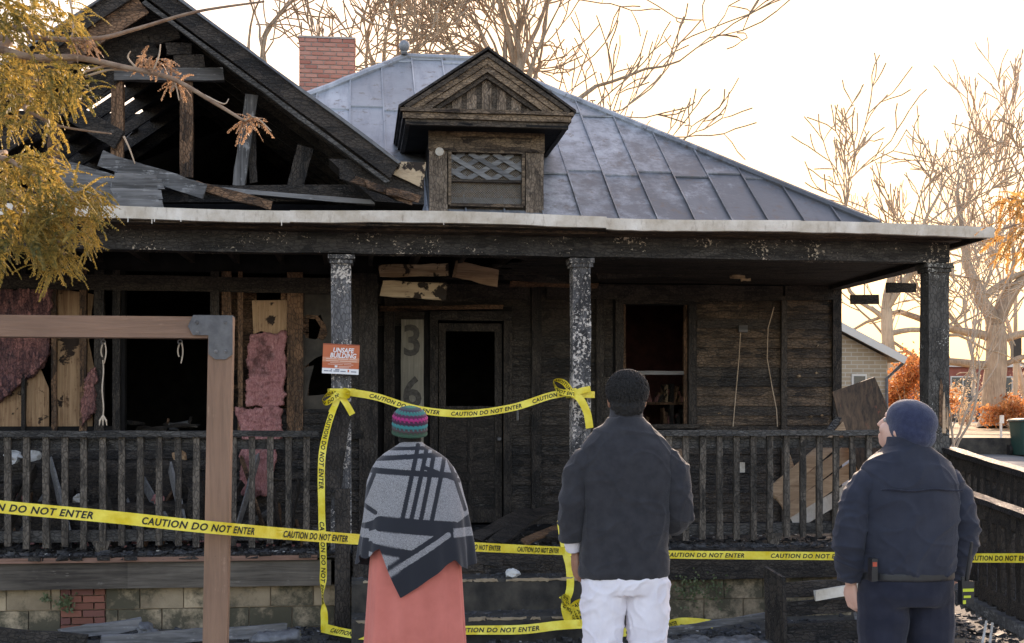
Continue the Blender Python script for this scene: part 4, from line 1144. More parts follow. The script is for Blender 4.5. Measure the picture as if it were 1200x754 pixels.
sheet_thing('metal_scrap', [(968, 504), (980, 488), (987, 490), (976, 506)], 12.7, .02, M['railglossy'], 'small dark scrap standing on the porch railing by the plywood', 'scrap')
sheet_thing('pine_offcut', [(977, 506), (988, 494), (992, 506)], 12.72, .02, M['pine'], 'small bare pine offcut beside the leaning plywood', 'offcut')
sheet_thing('card_scrap', [(786, 528), (798, 526), (808, 541), (788, 537)], 12.9, .006, M['pine'], 'pale card scrap behind the railing near the dark fleece', 'scrap')
sheet_thing('paper_tag', [(865, 542), (873, 542), (873, 554), (865, 554)], 12.55, .003, M['flash'], 'small pale tag hanging between the balusters', 'tag')

# two plaques hung from the side beam
for (px, Y, w, lab) in ((1013, 14.2, .34, 'charred hanging plank nearer the house wall under the porch side beam'), (1056, 13.2, .33, 'charred hanging plank nearer the corner column under the porch side beam')):
    c = W(px, 351 if px < 1030 else 337, Y); t = thing('hanging_plank', c, lab, 'plank')
    G().box(c.x - w / 2, c.x + w / 2, Y - .02, Y + .02, c.z - .055, c.z + .05).rough(.006).out('board', M['charX'], t)
    G().tube([c + Vector((0, 0, .05)), c + Vector((0, 0, .10)), Vector((c.x, Y, 3.19))], .006, 5).out('hook', M['steel'], t)

# broken bench lying by the right of the steps
b0 = T(905, 735, 10.9); bn = thing('charred_bench_frame', (b0.x, b0.y, gz(b0.x, b0.y)), 'toppled charred bench frame with a broken upright end board', 'bench')
e0 = T(904, 668, 10.9)
V = [T(895, 664, 11.0), T(917, 677, 10.75), T(919, 758, 10.75), T(897, 748, 11.0)]
V2 = [v + Vector((.035, .02, 0)) for v in V]
mesh('end_board', V + V2, [(0, 1, 2, 3), (7, 6, 5, 4), (0, 4, 5, 1), (1, 5, 6, 2), (2, 6, 7, 3), (3, 7, 4, 0)], M['charZ'], bn)
for (y0, y1, w, t0) in ((692, 682, .12, 11.1), (714, 704, .12, 10.95), (742, 734, .16, 10.8)):
    G().bar(T(915, y0, t0), T(1075, y1, t0 + .1), w, .04, n=8, jit=.009, rag=.02).out('slat', M['charX'], bn)
loose('painted_board', T(956, 698, 10.9), T(1040, 684, 10.95), .085, .03, 'flash', 'white painted board fragment lying on the charred bench frame', n=3, jit=.004, rag=.03)
# ground litter
loose('grey_plank', T(-20, 742, 11.1), T(100, 752, 11.0), .12, .04, 'charX', 'blackened plank lying along the block foundation')
loose('grey_plank', T(70, 744, 11.4), T(165, 731, 11.5), .10, .05, 'greyX', 'weathered grey board lying under the brick patch')
loose('grey_plank', T(120, 752, 11.1), T(335, 738, 11.4), .11, .05, 'greyX', 'long ash-grey board on the ground behind the brown frame post')
loose('grey_plank', T(775, 741, 11.3), T(900, 722, 11.5), .06, .03, 'greyX', 'thin ash-grey board running up to the charred bench')
loose('grey_plank', T(1010, 752, 10.8), T(1000, 720, 11.2), .10, .03, 'greyX', 'short grey board behind the officer on the ground')
def crumple(c, rx, ry, rz_, m, label, cat, seed, name):
    me = blended(G().ball(c, rx, ry, rz_, 20, 14), .018, 1, lambda v: .05 * mnoise.fractal(Vector((v.x * 6, v.y * 6, v.z * 18)) + Vector((seed, 0, 0)), 1, 2, 5)); me.materials.append(m)
    o = bpy.data.objects.new(name, me); put(o, None); return props(o, label, cat)
M['foil'] = plain('grey sheeting', (.075, .075, .078), (.19, .19, .195), 9, .5, .1, bump=.6, bscale=40)
crumple(T(325, 748, 11.1), .22, .16, .05, M['foil'], 'crumpled grey sheeting on the ground by the stair post', 'sheeting', 3, 'crumpled_sheeting')
crumple(T(172, 738, 11.3), .10, .1, .06, M['foil'], 'small crumpled grey scrap on the weathered board', 'sheeting', 8, 'crumpled_sheeting')
crumple(T(830, 755, 10.9), .55, .25, .04, M['foil'], 'flattened grey sheeting on the ground before the right porch rail', 'sheeting', 5, 'crumpled_sheeting')
for (a, b) in (((1151, 754), (1156, 728)), ((1160, 754), (1163, 730))):
    loose('thin_stake', T(*a, 10.6), T(*b, 10.7), .018, .012, 'flash', 'thin white stake on the ground before the ramp', 'stake', 'white stakes before the ramp', up=(1, 0, 0), n=1, jit=0, rag=0)
# fallen greenery on the foundation
def sprig(c, n, r, label):
    g = G()
    for i in range(n):
        p = c + Vector((R.gauss(0, r), R.gauss(0, .015) - .02, R.gauss(0, r)))
        d = Vector((R.uniform(-1, 1), R.uniform(-.6, .2), R.uniform(-1, 1))).normalized() * R.uniform(.02, .04); s = d.cross(Vector((0, 1, .3))).normalized() * .012
        g.add([p, p + d * .5 + s, p + d, p + d * .5 - s], [(0, 1, 2, 3)])
    e = thing('weed', c, label, 'plant'); o = g.out('foliage', M['weed'], e); o['kind'] = 'stuff'
    G().tube([c - Vector((0, 0, r * 1.5)), c, c + Vector((r * .4, -.01, r))], .003, 5).out('stem', M['weed'], e); return e
M['weed'] = leaf_mat('dull weeds', [(.3, (.05, .07, .03)), (.7, (.14, .17, .08))], .3)
sprig(W(76, 706, 12.24), 90, .045, 'small green weed growing beside the brick patch in the foundation'); sprig(W(54, 700, 12.24), 25, .02, 'tiny dry weed on the pale foundation block')
for i, px in enumerate((800, 812, 838)):
    sprig(W(px, 690, 12.2) + Vector((0, -.05, 0)), 60, .07, 'thin dry weed before the right porch foundation')['group'] = 'weeds before the right porch'

# ------------------------------------------------------------------ brown wooden sign frame
FRY = 7.9
fr = thing('sign_frame', (WX(253, FRY), FRY, gz(0, FRY)), 'brown wooden sign frame with a steel corner plate before the porch', 'sign frame')
xt0, xt1 = WX(246, FRY), WX(272, FRY); zt = WZ(250, 372, FRY)
tp = Vector((WX(260, FRY), FRY, zt)); bt = Vector((WX(252, FRY), FRY, gz(0, FRY)))
# the post leans slightly
g = G()
w = .142; V = []
for i in range(9):
    c = bt.lerp(tp, i / 8)
    for (a, b) in ((-1, -1), (1, -1), (1, 1), (-1, 1)): V.append((c.x + a * w / 2, c.y + b * w / 2, c.z))
g.add(V, [(i * 4 + j, i * 4 + (j + 1) % 4, i * 4 + 4 + (j + 1) % 4, i * 4 + 4 + j) for i in range(8) for j in range(4)] + [(3, 2, 1, 0), (32, 33, 34, 35)])
pm = g.out('post', M['frame'], fr)
M['frameX'] = wood('brown stained beam', 'X', (.20, .115, .075), (.30, .172, .112), (.36, .22, .15), .03, (.09, .055, .04), -.06, char=False, rough=.62, grain=1.0, vary=0, paint_scale=70)
bl0 = -2.9; zc_ = zt - .07
G().box(bl0, tp.x - w / 2 - .002, FRY - .065, FRY + .065, WZ(100, 396, FRY), WZ(100, 371, FRY)).out('crossbeam', M['frameX'], fr)
z_t, z_b = zt + .002, WZ(250, 396, FRY)
yp = FRY - w / 2 - .006
xp1 = tp.x + w / 2; xp0 = WX(222, FRY)
poly = [(xp0 + .03, z_t), (xp1, z_t), (xp1, WZ(260, 416, FRY)), (xp1 - .04, WZ(260, 422, FRY)), (xp1 - w + .04, WZ(260, 422, FRY)), (xp1 - w, WZ(260, 416, FRY)), (xp1 - w, z_b + .01), (xp0 + .03, z_b + .01), (xp0, (z_t + z_b) / 2)]
pl = G().prism(poly, yp - .004, yp + .004).out('corner_plate', M['steel'], fr)
for (px, py) in ((231, 378), (231, 390), (264, 378), (253, 412), (265, 412)):
    p = W(px, py, yp - .004); G().tube([p, p - Vector((0, .006, 0)), p - Vector((0, .009, 0))], [.012, .012, .004], 8).out('bolt', M['greyX'], pl)
G().prism([(xp0 + .03, z_t), (xp1, z_t), (xp1, z_t + .005), (xp0 + .03, z_t + .005)], FRY - .07, FRY + .07).out('top_plate', M['steel'], fr)
cordm = plain('frayed pale cord', (.38, .30, .22), (.52, .44, .35), 30, .95)
# hooks under the beam with cut cords
for (px, py1) in ((121, 425), (211, 425)):
    p = W(px, 397, FRY); 
    g = G(); pts = [p + Vector((.013 * math.sin(a), 0, -.02 - .013 * math.cos(a))) for a in [i * .6 for i in range(11)]]
    g.tube([p + Vector((0, 0, .01)), p - Vector((0, 0, .007))], .005, 6); g.tube(pts, .004, 5); hk = g.out('hook', M['steel'], fr)
    for s in (-1, 1):
        n = 7; pts = [p + Vector((s * (.006 + .010 * math.sin(i / n * PI + .4 * s)) + .004 * i / n, -.005 * s, -.025 - (.105 + .02 * s) * i / n)) for i in range(n + 1)]
        G().tube(pts, [.0042] * n + [.003], 5).out('cord', cordm, hk)
    if px == 121:
        n = 9; pts = [p + Vector((.004 * math.sin(i), -.012, -.13 - .33 * i / n + .0)) for i in range(n + 1)]
        G().tube(pts, [.004] * n + [.0035], 5).out('cord', cordm, hk)
        for s in (-1, 0, 1):
            q = pts[-1]; G().tube([q, q + Vector((s * .018, -.004, -.03)), q + Vector((s * .022, -.004, -.06))], [.005, .006, .002], 5).out('cord', cordm, hk)

# ------------------------------------------------------------------ warning placard
sc_ = W(399.5, 421, 12.28)
sg = thing('unsafe_building_sign', sc_, 'orange warning placard lettered unsafe building on the first white-flaked column', 'sign')
rot = Matrix.Rotation(math.radians(2.5), 4, 'Y')
orange = plain('orange placard', (.50, .105, .035), (.58, .14, .05), 3, .45); white = plain('white placard print', (.78, .76, .74), rough=.5)
sw_, sh_ = .345, .285
def onsign(V, y): return [sc_ + rot @ Vector((v[0], y, v[1])) for v in V]
def splate(name, x0, x1, z0, z1, y, th, m, parent):
    c = [(x0, z0), (x1, z0), (x1, z1), (x0, z1)]
    return mesh(name, onsign(c, y) + onsign(c, y + th), [(0, 1, 2, 3), (7, 6, 5, 4), (0, 4, 5, 1), (1, 5, 6, 2), (2, 6, 7, 3), (3, 7, 4, 0)], m, parent)
bd = splate('board', -sw_ / 2, sw_ / 2, -sh_ / 2, sh_ / 2, 0, .004, orange, sg)
splate('white_strip', -sw_ / 2, sw_ / 2, -sh_ / 2, -sh_ / 2 + .052, -.0015, .001, white, bd)
splate('light_band', -sw_ / 2, sw_ / 2, -.03, .015, -.0012, .0008, plain('pale orange band', (.62, .24, .13), rough=.5), bd)
for s, z, sz in (('UNSAFE', .062, .068), ('BUILDING', .012, .068)):
    V, F = text_mesh(s, sz, .18, .0018, 1.0, 'CENTER'); mesh('lettering', onsign([(v.x * .80 + .018, v.y * .92 + z) for v in V], -.003), F, white, bd)
pale = plain('pale small print', (.72, .46, .36), rough=.5); dkp = plain('grey small print', (.22, .22, .26), rough=.5)
def lines(xs, z, h, m):
    for (a, b) in xs: splate('small_print', a, b, z, z + h, -.0026, .0006, m, bd)
lines([(-.14, -.04), (-.03, .07), (.08, .15)], -.005, .009, pale); lines([(-.14, -.02), (-.01, .15)], -.024, .008, pale); lines([(-.10, .10)], -.040, .005, pale); lines([(-.12, .02), (.03, .12)], -.055, .005, pale)
lines([(-.055, -.03)], -.082, .02, white); lines([(-.02, .10)], -.072, .005, pale); lines([(-.02, .08)], -.083, .005, pale)
lines([(-.155, -.11), (-.105, -.08), (-.065, -.01), (.0, .05), (.10, .15)], -.122, .010, dkp); lines([(-.09, -.08), (-.05, -.01)], -.109, .012, dkp); lines([(.068, .082)], -.122, .024, orange)
splate('border', -sw_ / 2, sw_ / 2, sh_ / 2 - .012, sh_ / 2, -.0012, .0008, plain('dark orange edge', (.34, .075, .03), rough=.5), bd)

# ------------------------------------------------------------------ caution tape
def spline(pts, per=10):
    P = [Vector(p) for p in pts]; out = []
    for i in range(len(P) - 1):
        p0, p1, p2, p3 = P[max(i - 1, 0)], P[i], P[i + 1], P[min(i + 2, len(P) - 1)]
        for k in range(per):
            t = k / per
            out.append(.5 * ((2 * p1) + (-p0 + p2) * t + (2 * p0 - 5 * p1 + 4 * p2 - p3) * t * t + (-p0 + 3 * p1 - 3 * p2 + p3) * t ** 3))
    out.append(P[-1]); return out
TXT = text_mesh('CAUTION DO NOT ENTER', .058, .22, .0016, 1.12)
TXW = max(v.x for v in TXT[0])
def ribbon(path, wdir, parent, width=.075, name='strip', text=True, start=.1, gap=.32, per=10, size=1.0, flip=False, shade=None):
    """tape along path; wdir gives the across-the-tape direction at each given point"""
    pts = spline(path, per); wd = [v.normalized() for v in spline(wdir, per)]
    S = [0]
    for a, b in zip(pts[:-1], pts[1:]): S.append(S[-1] + (b - a).length)
    tn = [(pts[min(i + 1, len(pts) - 1)] - pts[max(i - 1, 0)]).normalized() for i in range(len(pts))]
    wd = [(w - t * w.dot(t)).normalized() for w, t in zip(wd, tn)]
    nrm = [t.cross(w).normalized() for w, t in zip(wd, tn)]
    nrm = [n if True else -n for n in nrm]
    V = []; F = []
    K = 3
    for p, w, n, s in zip(pts, wd, nrm, S):
        cur = .03 * width * math.sin(s * 9)
        for k in range(K):
            f = k / (K - 1) - .5
            V.append(p + w * (f * width) + n * (cur * (1 - 4 * f * f)))
    for i in range(len(pts) - 1):
        for k in range(K - 1):
            a = i * K + k; F.append((a, a + 1, a + K + 1, a + K))
    st = mesh(name, V, F, M['tape'], parent, True)
    if text:
        tv, tf = TXT; TV = []; TF = []; s0 = start
        def at(s):
            s = max(0, min(S[-1] - 1e-5, s))
            i = np.searchsorted(S, s) - 1; i = max(0, min(len(S) - 2, int(i))); f = (s - S[i]) / max(1e-9, S[i + 1] - S[i])
            return pts[i].lerp(pts[i + 1], f), wd[i].lerp(wd[i + 1], f), nrm[i].lerp(nrm[i + 1], f)
        while s0 + TXW * size * .6 < S[-1]:
            n0 = len(TV); ok = True
            for v in tv:
                if s0 + v.x * size > S[-1] - .005: pass
                p, w, n = at(s0 + v.x * size)
                f = (v.y - .021) * size
                cur = .03 * width * math.sin((s0 + v.x * size) * 9)
                nn = n if n.dot(Vector((0, 0, ZC)) - p) > 0 else -n
                TV.append(p + w * f + n * cur + nn * .003)
            TF = [tuple(i for i in f) for f in tf]
            TF = [f for f in TF if (TV[f[0]] - TV[f[1]]).length > 1e-6]
            mesh('lettering', TV, TF, M['ink'], st); TV = []
            s0 += (TXW + gap) * size
    return st
def up(n): return [Vector((0, 0, 1))] * n
def tape(label, loc): return thing('caution_tape', loc, label, 'tape')
def loop(c, d, w, size, parent, seed):
    rr = random.Random(seed); d = Vector(d).normalized(); sdv = Vector((0, -1, 0))
    pts = [c, c + d * size * .5 + sdv * .03 + Vector((0, 0, .25 * size)), c + d * size + sdv * .04 + Vector((0, 0, .1 * size)), c + d * size * .75 + sdv * .06 - Vector((0, 0, .2 * size)), c + sdv * .03]
    n = Vector((0, 0, 1)) - d * d.z
    wv = [Vector((0, .3, 1)), Vector((.2, -.6, 1)), Vector((.1, -1, .3)), Vector((-.2, -.6, .9)), Vector((0, .3, 1))]
    ribbon(pts, wv, parent, w, 'loop', True, .02, .1, 8, .8)
# between the two columns
Yc = FY - .125
p = [W(402, 459, Yc), W(440, 465, Yc), W(490, 480, Yc), W(545, 485, Yc), W(600, 478, Yc), W(645, 464, Yc), W(676, 459, Yc)]
t1 = tape('sagging caution tape tied between the first and second porch columns', p[0])
ribbon(p, up(7), t1, .07, 'strip', True, .25, .12, 10, .9)
for (px, sgn) in ((400, 1), (680, 1)):
    xx = WX(px, FY); q = [(xx - .11, FY - .12, 1.84), (xx + .11, FY - .12, 1.84), (xx + .115, FY + .115, 1.84), (xx - .115, FY + .115, 1.84), (xx - .115, FY - .12, 1.84)]
    q = [Vector(v) + Vector((0, 0, .02 if px == 400 else .0)) for v in q]; ribbon(q, up(5), t1, .065, 'wrap', False, per=6)
k1 = W(397, 462, Yc - .03); loop(k1, (-.8, -.2, -.35), .06, .17, t1, 1); loop(k1, (.6, -.3, .0), .05, .12, t1, 2)
ribbon([k1, W(405, 472, Yc - .07), W(413, 486, Yc - .07)], [Vector((1, 0, .6)), Vector((1, 0, .3)), Vector((1, -.2, .2))], t1, .06, 'tail', True, .0, .1, 8, .8)
ribbon([k1, W(393, 474, Yc - .05), W(388, 484, Yc - .05)], [Vector((1, 0, -.6)), Vector((1, 0, -.3)), Vector((1, -.2, 0))], t1, .06, 'tail', True, .0, .1, 8, .8)
k2 = W(672, 462, Yc - .03); loop(k2, (-.9, -.2, .45), .055, .24, t1, 3)
ribbon([k2, W(680, 468, Yc - .06), W(688, 484, Yc - .05), W(691, 502, Yc - .04)], [Vector((1, 0, .8)), Vector((1, 0, .5)), Vector((1, 0, .2)), Vector((1, 0, .1))], t1, .075, 'tail', True, .02, .1, 8, .9)
ribbon([k2, W(682, 458, Yc - .06), W(692, 456, Yc - .05)], [Vector((0, 0, 1))] * 3, t1, .06, 'tail', True, .0, .1, 8, .8)
# hanging down the first column and trailing over the ground to the steps
def sideways(n): return [Vector((1, -.15, 0))] * n
Yv = 11.95
vp = [W(392, 476, Yc - .06), W(383, 505, Yv + .15), W(377, 540, Yv), W(377, 600, Yv), W(379, 660, Yv), W(378, 700, Yv), W(380, 722, Yv - .1), W(380, 738, Yv - .25)]
t2 = tape('caution tape hanging down the first column and trailing along the ground', vp[-1])
ribbon(vp, [Vector((1, -.2, .2)), Vector((1, -.4, 0)), Vector((1, .2, 0)), Vector((1, -.3, 0)), Vector((1, .5, 0)), Vector((.25, -1, 0)), Vector((1, -.2, 0)), Vector((1, -.3, .2))], t2, .066, 'strip', True, .1, .3)
def gpt(px, py, lift=0.02):
    """a spot on the ground in front of the house"""
    t = 11.0
    for _ in range(30):
        q = T(px, py, t); z = gz(q.x, q.y)
        if abs(q.z - z - lift) < 1e-4: break
        t *= (ZC - z - lift) / (ZC - q.z)
    return T(px, py, t)
gp = [W(378, 736, Yv - .25), T(400, 741, 11.35), T(430, 745, 11.22), T(470, 743, 11.2), T(540, 739, 11.22), T(610, 738, 11.22), T(655, 733, 11.2), T(690, 731, 11.2)]
ribbon(gp, [Vector((.2, .6, 1)), Vector((.2, .8, .8)), Vector((0, .8, 1)), Vector((0, .6, 1)), Vector((0, .7, 1)), Vector((0, .5, 1)), Vector((0, .6, 1)), Vector((0, .6, 1))], t2, .085, 'strip', True, .15, .4)
# bunch at the right-hand end of the steps and a trail to the right
vq = [W(657, 610, 12.0), W(660, 635, 11.9), W(667, 665, 11.8), W(668, 690, 11.6), W(662, 712, 11.3), W(668, 732, 11.1)]
t3 = tape('caution tape bunched on the ground at the right end of the steps', vq[-1])
ribbon(vq, [Vector((1, -.3, 0)), Vector((1, .3, 0)), Vector((.8, -.6, 0)), Vector((1, .3, 0)), Vector((1, -.3, .3)), Vector((1, 0, .3))], t3, .07, 'strip', False)
c3 = W(668, 715, 11.2)
for i, (dv, s) in enumerate((((.7, -.3, .2), .2), ((-.3, -.3, .4), .18), ((.3, -.4, -.5), .16))): loop(c3, dv, .075, s, t3, 10 + i)
gq = [gpt(672, 735, .06), gpt(720, 741, .04), gpt(765, 738, .06), gpt(800, 729, .05), gpt(836, 732, .04)]
ribbon(gq, [Vector((0, .6, 1))] * 5, t3, .085, 'strip', True, .5, .3)
# long barrier tape: from the left foreground to the steps, then on to the ramp
lp = [T(-60, 586, 7.3), T(0, 594, 7.35), T(130, 606, 7.5), T(255, 619, 7.52), T(415, 632, 8.8), T(555, 641, 10.2), T(662, 646, 11.6)]
t4 = tape('long pale caution tape stretched across the brown frame post to the steps', lp[0])
ribbon(lp, [Vector((0, 0, 1))] * 7, t4, .073, 'strip', True, .02, .29, 12, 1.0)
rp = [T(664, 647, 11.7), T(780, 650, 11.9), T(980, 652, 11.7), T(1140, 654, 10.6), T(1260, 654, 9.6)]
t5 = tape('taut yellow caution tape running from the steps to the ramp railing', rp[0])
ribbon(rp, [Vector((0, 0, 1))] * 5, t5, .075, 'strip', True, .95, .25, 12, .95)
# ------------------------------------------------------------------ people (seen from behind, facing the house)
def cloth_mat(name, c1, c2, scale=30, sheen=.3, rough=.9, bump=.25, bscale=260):
    m = plain(name, c1, c2, scale, rough, 0, .2, bump, bscale, sheen=sheen); return m
M['fleece'] = cloth_mat('charcoal fleece', (.024, .024, .028), (.036, .036, .041), 18, .12)
M['navy'] = cloth_mat('navy softshell', (.019, .022, .034), (.028, .032, .047), 10, .1, .75)
M['navy_trousers'] = cloth_mat('dark navy twill', (.013, .015, .026), (.021, .023, .036), 12, .1)
M['beanie'] = cloth_mat('navy knit', (.02, .027, .06), (.036, .044, .085), 40, .3, .95, .5, 320)
M['white_cotton'] = cloth_mat('white cotton trousers', (.66, .63, .68), (.76, .73, .77), 6, .1)
M['coral'] = cloth_mat('coral dress', (.55, .155, .12), (.65, .195, .155), 5, .1)
M['skin_brown'] = plain('brown skin', (.26, .125, .078), (.33, .165, .105), 12, .5, bump=.05)
M['skin_pale'] = plain('pale skin', (.58, .33, .25), (.66, .40, .31), 12, .5, bump=.05)
M['hair_black'] = plain('black curled hair', (.012, .011, .011), (.035, .032, .03), 160, .85, bump=1.0, bscale=330)
M['hair_brown'] = plain('short brown hair', (.06, .04, .028), (.12, .08, .05), 120, .8, bump=.8, bscale=300)
M['shoe'] = plain('dark leather shoe', (.02, .018, .016), (.035, .03, .028), 12, .5)
M['eye'] = plain('eye', (.6, .58, .55), (.1, .06, .04), 60, .3)
M['black_plastic'] = plain('black plastic', (.012, .012, .013), (.02, .02, .022), 20, .45)
M['yellow_plastic'] = plain('yellow green label', (.45, .5, .03), (.5, .55, .05), 20, .5)
M['stripe_cloth'] = None

class Body:
    """shapes in a figure's own frame: x to the right of the picture, y away from the camera, z up from the feet"""
    def __init__(s, x, y, rot=0.0):
        s.o = Vector((x, y, gz(x, y) + .008)); s.m = Matrix.Translation(s.o) @ Matrix.Rotation(rot, 4, 'Z')
    def world(s, g):
        g.V = [s.m @ Vector(v) for v in g.V]; return g
    def place(s, me, name, m, parent):
        me.transform(s.m); me.materials.clear(); me.materials.append(m)
        me.polygons.foreach_set('use_smooth', [True] * len(me.polygons))
        me.name = name
        return put(bpy.data.objects.new(name, me), parent)

def hand(g, wrist, direc, side, palm_n, scale=1.0, curl=.5):
    """palm, four fingers of their own lengths and a thumb from the side of the palm"""
    d = Vector(direc).normalized(); n = Vector(palm_n); n = (n - d * n.dot(d)).normalized(); s = d.cross(n).normalized() * side
    w = Vector(wrist)
    for k in range(5):
        a = (k - 2) * .013 * scale
        g.tube([w + s * a * .6, w + d * .05 * scale + s * a * .95, w + d * .09 * scale + s * a * 1.2], [.014 * scale, .0145 * scale, .010 * scale], 8)
    for i, (off, L) in enumerate(((-.030, .062), (-.010, .075), (.010, .070), (.030, .055))):
        b = w + d * .088 * scale + s * off * scale; L *= scale
        p1 = b + d * L * .45 + n * L * .12 * curl; p2 = p1 + d * L * .3 * (1 - .4 * curl) + n * L * .28 * curl; p3 = p2 + d * L * .2 * (1 - .8 * curl) + n * L * .28 * curl
        g.tube([b - d * .015 * scale, b, p1, p2, p3], [.0095 * scale, .0092 * scale, .0085 * scale, .0078 * scale, .006 * scale], 8)
    t0 = w + d * .03 * scale - s * .028 * scale; t1 = t0 + d * .032 * scale - s * .022 * scale + n * .008; t2 = t1 + d * .03 * scale - s * .004 + n * .010
    g.tube([t0, t1, t2], [.013 * scale, .0105 * scale, .008 * scale], 8)

def head_shape(g, c, yaw, pitch, s=1.0):
    """skull, face, nose, lips, ears and neck root; looks along +y turned by yaw (to the left) and pitch (up)"""
    rt = Matrix.Rotation(yaw, 3, 'Z') @ Matrix.Rotation(pitch, 3, 'X'); c = Vector(c)
    def B(p, rx, ry, rz): g.ball(c + rt @ (Vector(p) * s), rx * s, ry * s, rz * s, 18, 12, rt)
    B((0, -.012, .03), .076, .096, .088); B((0, .022, -.035), .062, .07, .085); B((0, .048, -.085), .036, .04, .03)
    B((0, .07, .03), .055, .024, .02); B((.03, .068, -.03), .026, .024, .028); B((-.03, .068, -.03), .026, .024, .028)
    g.tube([c + rt @ (Vector((0, .086, .018)) * s), c + rt @ (Vector((0, .102, -.012)) * s), c + rt @ (Vector((0, .110, -.034)) * s)], [.009 * s, .012 * s, .015 * s], 8)
    B((0, .086, -.066), .024, .012, .006); B((0, .084, -.078), .021, .012, .007)
    for e in (-1, 1):
        B((e * .079, -.008, -.012), .010, .019, .031); B((e * .083, -.014, .0), .008, .014, .018)
    return rt

def folds(ax, ay, az, amp, seed):
    def f(v): return amp * (mnoise.noise(Vector((v.x * ax + seed, v.y * ay, v.z * az))) + .5 * mnoise.noise(Vector((v.x * ax * 2.1, v.y * ay * 2.1 + seed, v.z * az * 2.3))))
    return f
def crease(v, seed, a=4.0, amp=.007, sharp=5.0, sk=3.0):
    n = mnoise.noise(Vector((v.x * a + v.z * sk + seed, v.y * a, v.z * a * 1.3 - v.x * sk)) + .6 * mnoise.noise_vector(v * 3 + Vector((seed, 0, 0))))
    return amp * max(0, 1 - abs(n) * sharp) ** 2
def legs(g, hip_z, spread, foot_y=(0, 0), r=(.1, .075, .055), stance=.1):
    for i, s in enumerate((-1, 1)):
        g.tube([(s * spread, 0, hip_z), (s * (spread + .005), .005, hip_z - .22), (s * stance, .012, hip_z * .52), (s * stance, foot_y[i] - .01, hip_z * .3), (s * stance, foot_y[i] - .02, .09)],
               [r[0], r[0] * .92, r[1], r[1] * .92, r[2]], 16)
def shoes(b, parent, stance, y=0.0):
    for s in (-1, 1):
        g = G(); x = s * stance
        g.loft([(x, y + .05, .0, .048, .14, 2.6), (x, y + .05, .03, .05, .142, 2.6), (x, y + .035, .06, .045, .12, 2.3), (x, y - .01, .095, .042, .065), (x, y - .03, .125, .045, .052)], 20)
        b.place(blended(g, .008, 3), 'shoe', M['shoe'], parent)

# --- man in charcoal fleece and white trousers
px = T(733, 489, 5.9); mb = Body(px.x, px.y, math.radians(-2))
man = thing('person', mb.o, 'person in charcoal fleece and white trousers with short black curly hair', 'person')
hc = Vector((.008, .01, 1.695))
g = G(); rt = head_shape(g, hc, math.radians(-6), math.radians(6), 1.02)
g.tube([(.004, -.02, 1.45), (.004, -.015, 1.55), (.006, -.005, 1.62)], [.066, .06, .058], 16)
g.loft([(0, 0, 1.0, .15, .1), (0, 0, 1.2, .16, .1), (0, 0, 1.4, .17, .09), (0, 0, 1.47, .1, .07)], 20)
g.tube([(-.19, 0, 1.43), (-.245, 0, 1.2), (-.235, .05, 1.03), (-.225, .07, .985)], [.05, .042, .034, .027], 12)
g.tube([(.19, 0, 1.43), (.255, -.02, 1.17), (.20, .16, 1.10), (.13, .27, 1.16)], [.05, .045, .036, .028], 12)
legs(g, .92, .09, (0, 0), (.085, .06, .045))
bodyme = blended(g, .007, 4)
hg_ = G(); hand(hg_, (-.222, .075, .985), (.02, .08, -1), 1, (1, .2, 0), 1.0, .7); hand(hg_, (.13, .27, 1.16), (-.5, .5, .35), 1, (-.3, 0, 1), 1.0, .7)
hm = blended(hg_, .0035, 2)
bm = bmesh.new(); bm.from_mesh(bodyme); bm.from_mesh(hm); bm.to_mesh(bodyme); bm.free()
mb.place(bodyme, 'body', M['skin_brown'], man)
g = G(); rt_ = rt
g.ball(hc + rt @ Vector((0, -.026, .042)), .095, .108, .094, 24, 16, rt)
g.ball(hc + rt @ Vector((0, -.055, -.015)), .080, .072, .072, 24, 16, rt)
mb.place(blended(g, .0055, 2, lambda v: .006 * mnoise.noise(v * 70) + .0045 * mnoise.noise(v * 140)), 'hair', M['hair_black'], man)
rr_ = random.Random(5); g = G()
for i in range(2600):
    th = math.acos(rr_.uniform(-.55, 1)); a = rr_.uniform(0, 2 * PI)
    q = hc + rt @ (Vector((0, -.026, .042)) + Vector((.097 * math.sin(th) * math.cos(a), .110 * math.sin(th) * math.sin(a), .096 * math.cos(th))))
    if (rt.transposed() @ (q - hc)).y > .045 and (rt.transposed() @ (q - hc)).z < .05: continue
    g.ball(q, rr_.uniform(.003, .006), rr_.uniform(.003, .006), rr_.uniform(.003, .006), 5, 3)
o = mb.world(g).out('curls', M['hair_black'], man); o['kind'] = 'stuff'
for e in (-1, 1): mb.place(blended(G().ball(hc + rt @ Vector((e * .031, .078, .008)), .012, .012, .012), .004, 0), 'eye', M['eye'], man)
g = G()
g.loft([(0, 0, .875, .205, .125, 2.4), (0, 0, .90, .210, .134, 2.4), (0, 0, 1.02, .203, .132, 2.3), (0, 0, 1.2, .207, .135, 2.3), (0, -.005, 1.33, .222, .137, 2.3), (0, -.01, 1.42, .222, .132, 2.3), (0, -.012, 1.48, .208, .12, 2.2), (0, -.014, 1.525, .175, .105), (0, -.014, 1.555, .142, .096), (0, -.012, 1.585, .105, .088), (0, -.008, 1.615, .082, .08)], 36)
gs_ = [G(), G()]; g0 = g; g = gs_[0]; g.ball((-.188, -.01, 1.40), .07, .08, .075); g.tube([(-.13, -.005, 1.42), (-.19, -.008, 1.40), (-.222, -.01, 1.36), (-.243, -.012, 1.22), (-.25, .005, 1.14), (-.243, .03, 1.05)], [.04, .062, .068, .066, .064, .060], 20)
